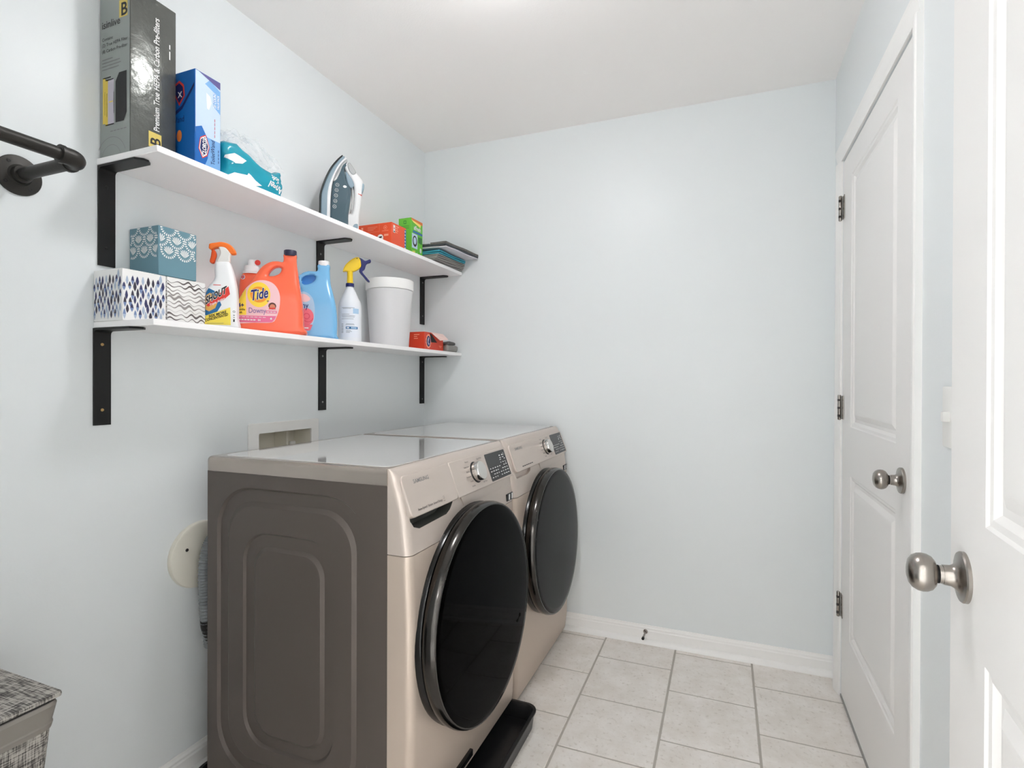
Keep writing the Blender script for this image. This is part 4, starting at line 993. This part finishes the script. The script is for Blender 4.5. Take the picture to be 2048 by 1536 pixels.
# ---- big orange detergent jug
F3 = local_frame(.138, 1.3315, ZL, 50) @ Matrix.Scale(.9885, 4)
t = thing('detergent_jug', 'large orange detergent jug with navy cap and round pink label', 'jug', (.138, 1.3315, ZL))
outer = [(-.1030, 0), (-.1040, .030), (-.103, .0665), (-.0957, .0994), (-.0852, .1232), (-.0726, .1496), (-.0557, .174), (-.0429, .1959), (-.0258, .2217), (-.0021, .2388), (.0218, .2433), (.0370, .2405), (.0390, .2560), (.0398, .2680), (.0774, .2680), (.0785, .2560), (.0797, .2375), (.0838, .2042), (.0894, .1637), (.0973, .1112), (.1012, .0632), (.1015, .0271), (.0990, 0)]
hole = [(-.0074, .1923), (-.002, .2068), (.011, .2196), (.0251, .2241), (.0328, .2211), (.0317, .2103), (.0252, .2004), (.0132, .1936), (.0023, .1913)]
def jugtaper(x, y):
    k = min(1, max(0, (y-.115)/.135)); return 1-.62*k*k*(3-2*k)
bd = blob('jug_body', outer, .040, .017, 'tide_orange', t, F3, 4, hole=hole, taper=jugtaper)
for v in bd.data.vertices: v.co.z = max(v.co.z, ZL+.0002)
nb = bvh_of(bd.data)
lathe('cap', [(.0005, 0), (.0198, 0), (.0200, .0165), (.0188, .0185), (.0005, .0187)], 'cap_navy', t, F3 @ Vector((.0587, .2632, 0)), (0, 0, 1), 32)
P = Print(F3 @ Vector((0, 0, 0)), Vector(F3.col[0][:3]), Z_)
lab = [(p.x, p.y) for p in cat([(-.0978, .033), (-.0970, .0784), (-.0926, .0995), (-.0853, .1184), (-.0685, .145), (-.045, .1652), (-.0214, .1718), (.0045, .1658), (.022, .1479), (.0308, .1198), (.0286, .0817), (.0199, .0528), (.0068, .0360), (-.045, .0335)], 3)]
P.poly('label_pink', lab)
P.poly('label_hotpink', [(-.097, .034), (-.0965, .0545), (.0195, .0570), (.0155, .0470), (.0068, .0369), (-.045, .0345)], .0003)
P.poly('tide_yellow', [(-.0950, .0563), (-.0930, .0980), (-.0831, .1230), (-.0690, .1425), (-.0672, .0575)], .0003)
P.disc('tide_yellow', -.0311, .1237, .0335, .0405, .0005, 36); P.ring('tide_gold', -.0311, .1237, .0165, .0255, .0008, 36); 
P.text('print_white', 'Tide', -.0555, .1030, .0470, skew=.26, bold=.05, width=.60, shear=.1, lift=.0010)
P.text('tide_blue', 'Tide', -.0555, .1030, .0470, skew=.26, bold=.025, width=.60, shear=.1, lift=.0014)
P.text('violet_ink', 'Downy', -.0615, .0645, .0240, bold=.005, width=.72, lift=.0008); P.text('tide_blue', '+', -.0090, .0990, .0140, bold=.01, lift=.0008)
P.text('tide_blue', '4+', -.0915, .0815, .0185, bold=.03, width=.9, lift=.0008); P.text('print_black', 'months', -.0945, .0715, .0092, bold=.02, width=.85, lift=.0008); P.text('print_black', 'fresh', -.0945, .0620, .0092, bold=.02, width=.85, lift=.0008)
P.disc('hair_print', .0080, .0890, .0115, .0110, .0006); P.disc('skin_print', .0085, .0865, .0080, .0080, .0009); P.poly('label_red', [(-.003, .078), (.0185, .079), (.016, .084), (.0, .083)], .0010)
P.rect('label_hotpink', -.0105, .0655, .0215, .0735, .0006); [P.rect('print_white', -.0080+k*.0095, .0680, -.0080+k*.0095+.0075, .0705, .0010) for k in range(3)]; P.text('print_white', '84', -.034, .0395, .0080, bold=.02, lift=.0008); [P.rect('print_white', -.090+k*.0085, .0405, -.090+k*.0085+.0065, .0440, .0008) for k in range(6)]; [P.rect('print_white', -.092+k*.012, .0505, -.092+k*.012+.009, .0520, .0008) for k in range(7)]; P.disc('print_white', .0045, .0480, .0028, .0035, .0008)
P.done(bd, {m: 'printed_label' for m in ('label_pink', 'label_hotpink', 'tide_yellow', 'tide_gold', 'hair_print', 'skin_print', 'label_red')}, nb, .0007)
# ---- blue softener jug
M('softener_blue', (118, 182, 226), .26, coat=.2); M('softener_deep', (30, 124, 200), .3); M('label_sky', (170, 200, 226), .4); M('rose_pink', (236, 110, 128), .45); M('rose_deep', (214, 72, 96), .45)
F4 = local_frame(.122, 1.548, ZL, 50)
t = thing('softener_jug', 'sky-blue fabric softener jug with white cap and rose label', 'jug', (.122, 1.548, ZL))
outer = [(-.0600, 0), (-.0605, .040), (-.058, .0798), (-.054, .1300), (-.0505, .1650), (-.0500, .1947), (-.0536, .2189), (-.043, .236), (-.0185, .2468), (.0060, .2476), (.0115, .2580), (.0124, .2740), (.0515, .2750), (.0530, .2570), (.0537, .2407), (.0563, .2043), (.0658, .1649), (.0754, .1187), (.0796, .0687), (.0781, .0186), (.0740, 0)]
hole = [(-.0400, .1995), (-.0430, .2143), (-.0345, .2260), (-.0185, .2325), (.0006, .2325), (.0037, .221), (-.003, .2093), (-.0185, .200), (-.0300, .1970)]
bd = blob('jug_body', outer, .048, .017, 'softener_blue', t, F4, 4, hole=hole, taper=jugtaper)
for v in bd.data.vertices: v.co.z = max(v.co.z, ZL+.0002)
slab('handle_web', [(p[0]*1.12+.0022, (p[1]-.215)*1.12+.215) for p in hole], .006, .002, 'softener_deep', t, F4, 4, -.004)
lathe('cap', [(.0005, 0), (.0190, 0), (.0190, .0165), (.0178, .0180), (.0005, .0182)], 'bottle_white', t, F4 @ Vector((.0319, .2705, 0)), (0, 0, 1), 32)
P = Print(F4 @ Vector((0, 0, 0)), Vector(F4.col[0][:3]), Z_)
P.poly('label_sky', [(p.x, p.y) for p in cat([(-.0540, .0209), (-.0550, .090), (-.0490, .1500), (-.0398, .1683), (-.0184, .1616), (-.0029, .1414), (.0027, .1087), (.0003, .0657), (-.012, .0323), (-.0274, .0203)], 3)])
P.poly('label_pink', [(p.x, p.y) for p in cat([(-.050, .140), (-.040, .160), (-.022, .155), (-.012, .140), (-.030, .130)], 3)], .0003)
P.disc('rose_pink', -.024, .078, .0235, .030, .0004); P.ring('rose_deep', -.024, .080, .008, .011, .0007, 20); P.ring('rose_deep', -.020, .076, .015, .0175, .0007, 20, 200, 350); P.poly('rose_pink', [(-.050, .024), (-.012, .030), (-.004, .050), (-.040, .052)], .0004)
P.text('tide_blue', 'Downy', -.085, .108, .030, bold=.01, width=.75, lift=.0008); P.rect('print_white', -.032, .036, -.018, .040, .0009)
P.done(bd, {m: 'printed_label' for m in ('label_sky', 'label_pink', 'rose_pink', 'rose_deep')}, bvh_of(bd.data), .0007)
# ---- white spray bottle with yellow and navy trigger
M('sprayer_yellow', (246, 206, 44), .35); M('sprayer_navy', (36, 42, 104), .35); M('bottle_milky', (234, 236, 240), .3); M('label_white', (232, 235, 242), .4)
F5 = local_frame(.118, 1.750, ZL, 50); sc_ = (.118, 1.750, ZL)
t = thing('spray_bottle', 'white spray bottle with yellow and navy trigger head beside the frosted bucket', 'spray bottle', sc_)
cx_, cy_ = (F5 @ Vector((.0015, 0, 0))).x, (F5 @ Vector((.0015, 0, 0))).y
bd = lathe('bottle_body', [(.0005, 0), (.041, 0), (.0445, .004), (.0450, .020), (.0440, .148), (.0430, .158), (.0400, .168), (.0330, .182), (.0240, .202), (.0165, .218), (.0130, .226), (.0125, .234), (.0005, .234)], 'bottle_milky', t, (cx_, cy_, ZL), (0, 0, 1), 40, 30)
lathe('collar', [(.0005, .227), (.0160, .227), (.0165, .229), (.0160, .2405), (.0005, .2405)], 'sprayer_navy', t, (cx_, cy_, ZL), (0, 0, 1), 28)
lathe('sprayer_neck', [(.0005, .240), (.0120, .240), (.0112, .268), (.0115, .293), (.0005, .293)], 'sprayer_yellow', t, (cx_, cy_, ZL), (0, 0, 1), 28)
slab('sprayer_head', [(-.0252, .2901), (-.0225, .3011), (-.0122, .3181), (.0086, .3377), (.0295, .3473), (.04, .3401), (.0442, .3258), (.0418, .3075), (.0261, .2936), (.0087, .2877), (-.0225, .2878)], .0125, .005, 'sprayer_yellow', t, F5)
slab('nozzle_and_lever', [(.0277, .3428), (.0347, .3455), (.047, .3424), (.0611, .3344), (.0781, .3418), (.0817, .3304), (.0654, .3219), (.0584, .3013), (.0489, .2897), (.0648, .2689), (.0779, .2522), (.0691, .2527), (.0524, .2717), (.0366, .2925), (.0443, .3131), (.0348, .3288)], .0105, .003, 'sprayer_navy', t, F5)
lathe('pivot_pin', [(.0005, 0), (.0022, 0), (.0020, .002), (.0005, .0022)], 'print_black', t, F5 @ Vector((.0280, .3410, .0122)), Vector(F5.col[2][:3]), 14)
P = Print(F5 @ Vector((0, 0, 0)), Vector(F5.col[0][:3]), Z_)
P.rect('label_white', -.034, .022, .038, .146)
for k, (a, b, w) in enumerate(((-.030, .138, .048), (-.026, .1345, .030), (-.030, .112, .028), (-.030, .106, .050), (-.028, .101, .046), (-.030, .094, .044), (-.014, .074, .030), (-.016, .0705, .034), (-.014, .048, .018), (-.014, .044, .022), (-.014, .040, .014))): P.rect('print_grey', a, b, a+w, b+.0014, .0003)
for k in range(8): P.rect('print_grey', -.031, .040+k*.0048, -.024, .0415+k*.0048, .0003)
P.rect('label_sky', .012, .116, .034, .136, .0003); P.rect('label_blue', -.0150, .0545, .0300, .0640, .0004); P.rect('print_white', -.012, .0570, -.002, .0615, .0007); P.rect('label_sky', .004, .0565, .026, .0620, .0007)
P.done(bd, {'label_white': 'printed_label', 'label_sky': 'printed_label', 'label_blue': 'printed_label', 'print_grey': 'small_print'}, bvh_of(bd.data), .0005)
# ---- frosted bucket with white lid band
M('frosted_plastic', (236, 235, 236), .35, alpha=.80); M('lid_white', (244, 243, 241), .35)
t = thing('plastic_bucket', 'frosted plastic bucket with a white lid band on the lower shelf', 'bucket', (.119, 2.025, ZL))
lathe('bucket_body', [(.0005, 0), (.082, 0), (.0845, .004), (.1015, .252), (.0995, .2525), (.0825, .0065), (.0005, .0045)], 'frosted_plastic', t, (.119, 2.025, ZL), (0, 0, 1), 56, 30)
lathe('lid', [(.0005, .2535), (.1035, .2535), (.1050, .2550), (.1055, .296), (.1030, .2985), (.0005, .2985)], 'lid_white', t, (.119, 2.025, ZL), (0, 0, 1), 56, 30)
# ---- small orange dispenser box and grey cloths
M('flap_pink', (238, 206, 198), .5)
t = thing('orange_box', 'small opened orange box with torn front flap at the far end of the lower shelf', 'box', (.15, 2.28, ZL))
wx0, wx1, wy0, wy1, wz1 = .090, .200, 2.190, 2.370, ZL+.085
box('box_body', (wx0, wy0, ZL), (wx1, wy1, wz1), 'card_orange_dark', t, .001, 1)
P = Print((wx1, wy0, ZL), Y_, Z_, .0004)
pts = [(.036+(.026 if k % 2 else .022)*math.cos(2*math.pi*k/24), .042+(.036 if k % 2 else .031)*math.sin(2*math.pi*k/24)) for k in range(24)]
P.poly('print_paleorange', pts); P.disc('print_navy', .036, .042, .018, .026, .0002); P.poly('print_lilac', [(.028, .050), (.036, .062), (.042, .056), (.034, .036), (.046, .030), (.038, .022), (.028, .034)], .0004)
P.poly('print_black', [(.046, .082), (.066, .076), (.118, .040), (.060, .038)], .0003)
P.rect('print_paleorange', .142, .018, .160, .020, .0002); P.rect('print_paleorange', .135, .024, .165, .026, .0002)
P.done(t, {'print_black': 'opening', 'print_navy': 'printed_panel'})
put('torn_flap', mesh([(wx1+.0008, wy0+.056, wz1+.0005), (wx1+.0008, wy1-.004, wz1+.0005), (wx1+.034, wy1-.012, wz1-.028), (wx1+.022, wy0+.110, wz1-.036), (wx1+.002, wy0+.056, wz1+.0015), (wx1+.002, wy1-.004, wz1+.0015), (wx1+.035, wy1-.012, wz1-.027), (wx1+.023, wy0+.110, wz1-.035)], [(0, 1, 2, 3), (4, 5, 6, 7), (0, 1, 5, 4), (1, 2, 6, 5), (2, 3, 7, 6), (3, 0, 4, 7)]), 'flap_pink', t)
P = Print((wx0, wy0, ZL), X_, Z_, .0004)
for k, w in enumerate((.030, .018, .022)): P.rect('print_paleorange', .052, .070-k*.009, .052+w, .0735-k*.009)
P.done(t)
me = lumpy(.140, .222, 2.378, 2.500, ZL, ZL+.034, .014, .006, 3, 2)
o = put('cleaning_cloth', me, 'felt_grey', None, 50); tag(o, 'light grey folded cleaning cloth beside the small orange box', 'cloth')
M('cloth_dark', (96, 94, 94), .9, bump=(150, .5))
me = lumpy(.150, .215, 2.400, 2.480, ZL+.0352, ZL+.052, .008, .004, 3, 8)
o = put('cleaning_cloth', me, 'cloth_dark', None, 50); tag(o, 'dark grey crumpled cloth lying on the lighter one', 'cloth')
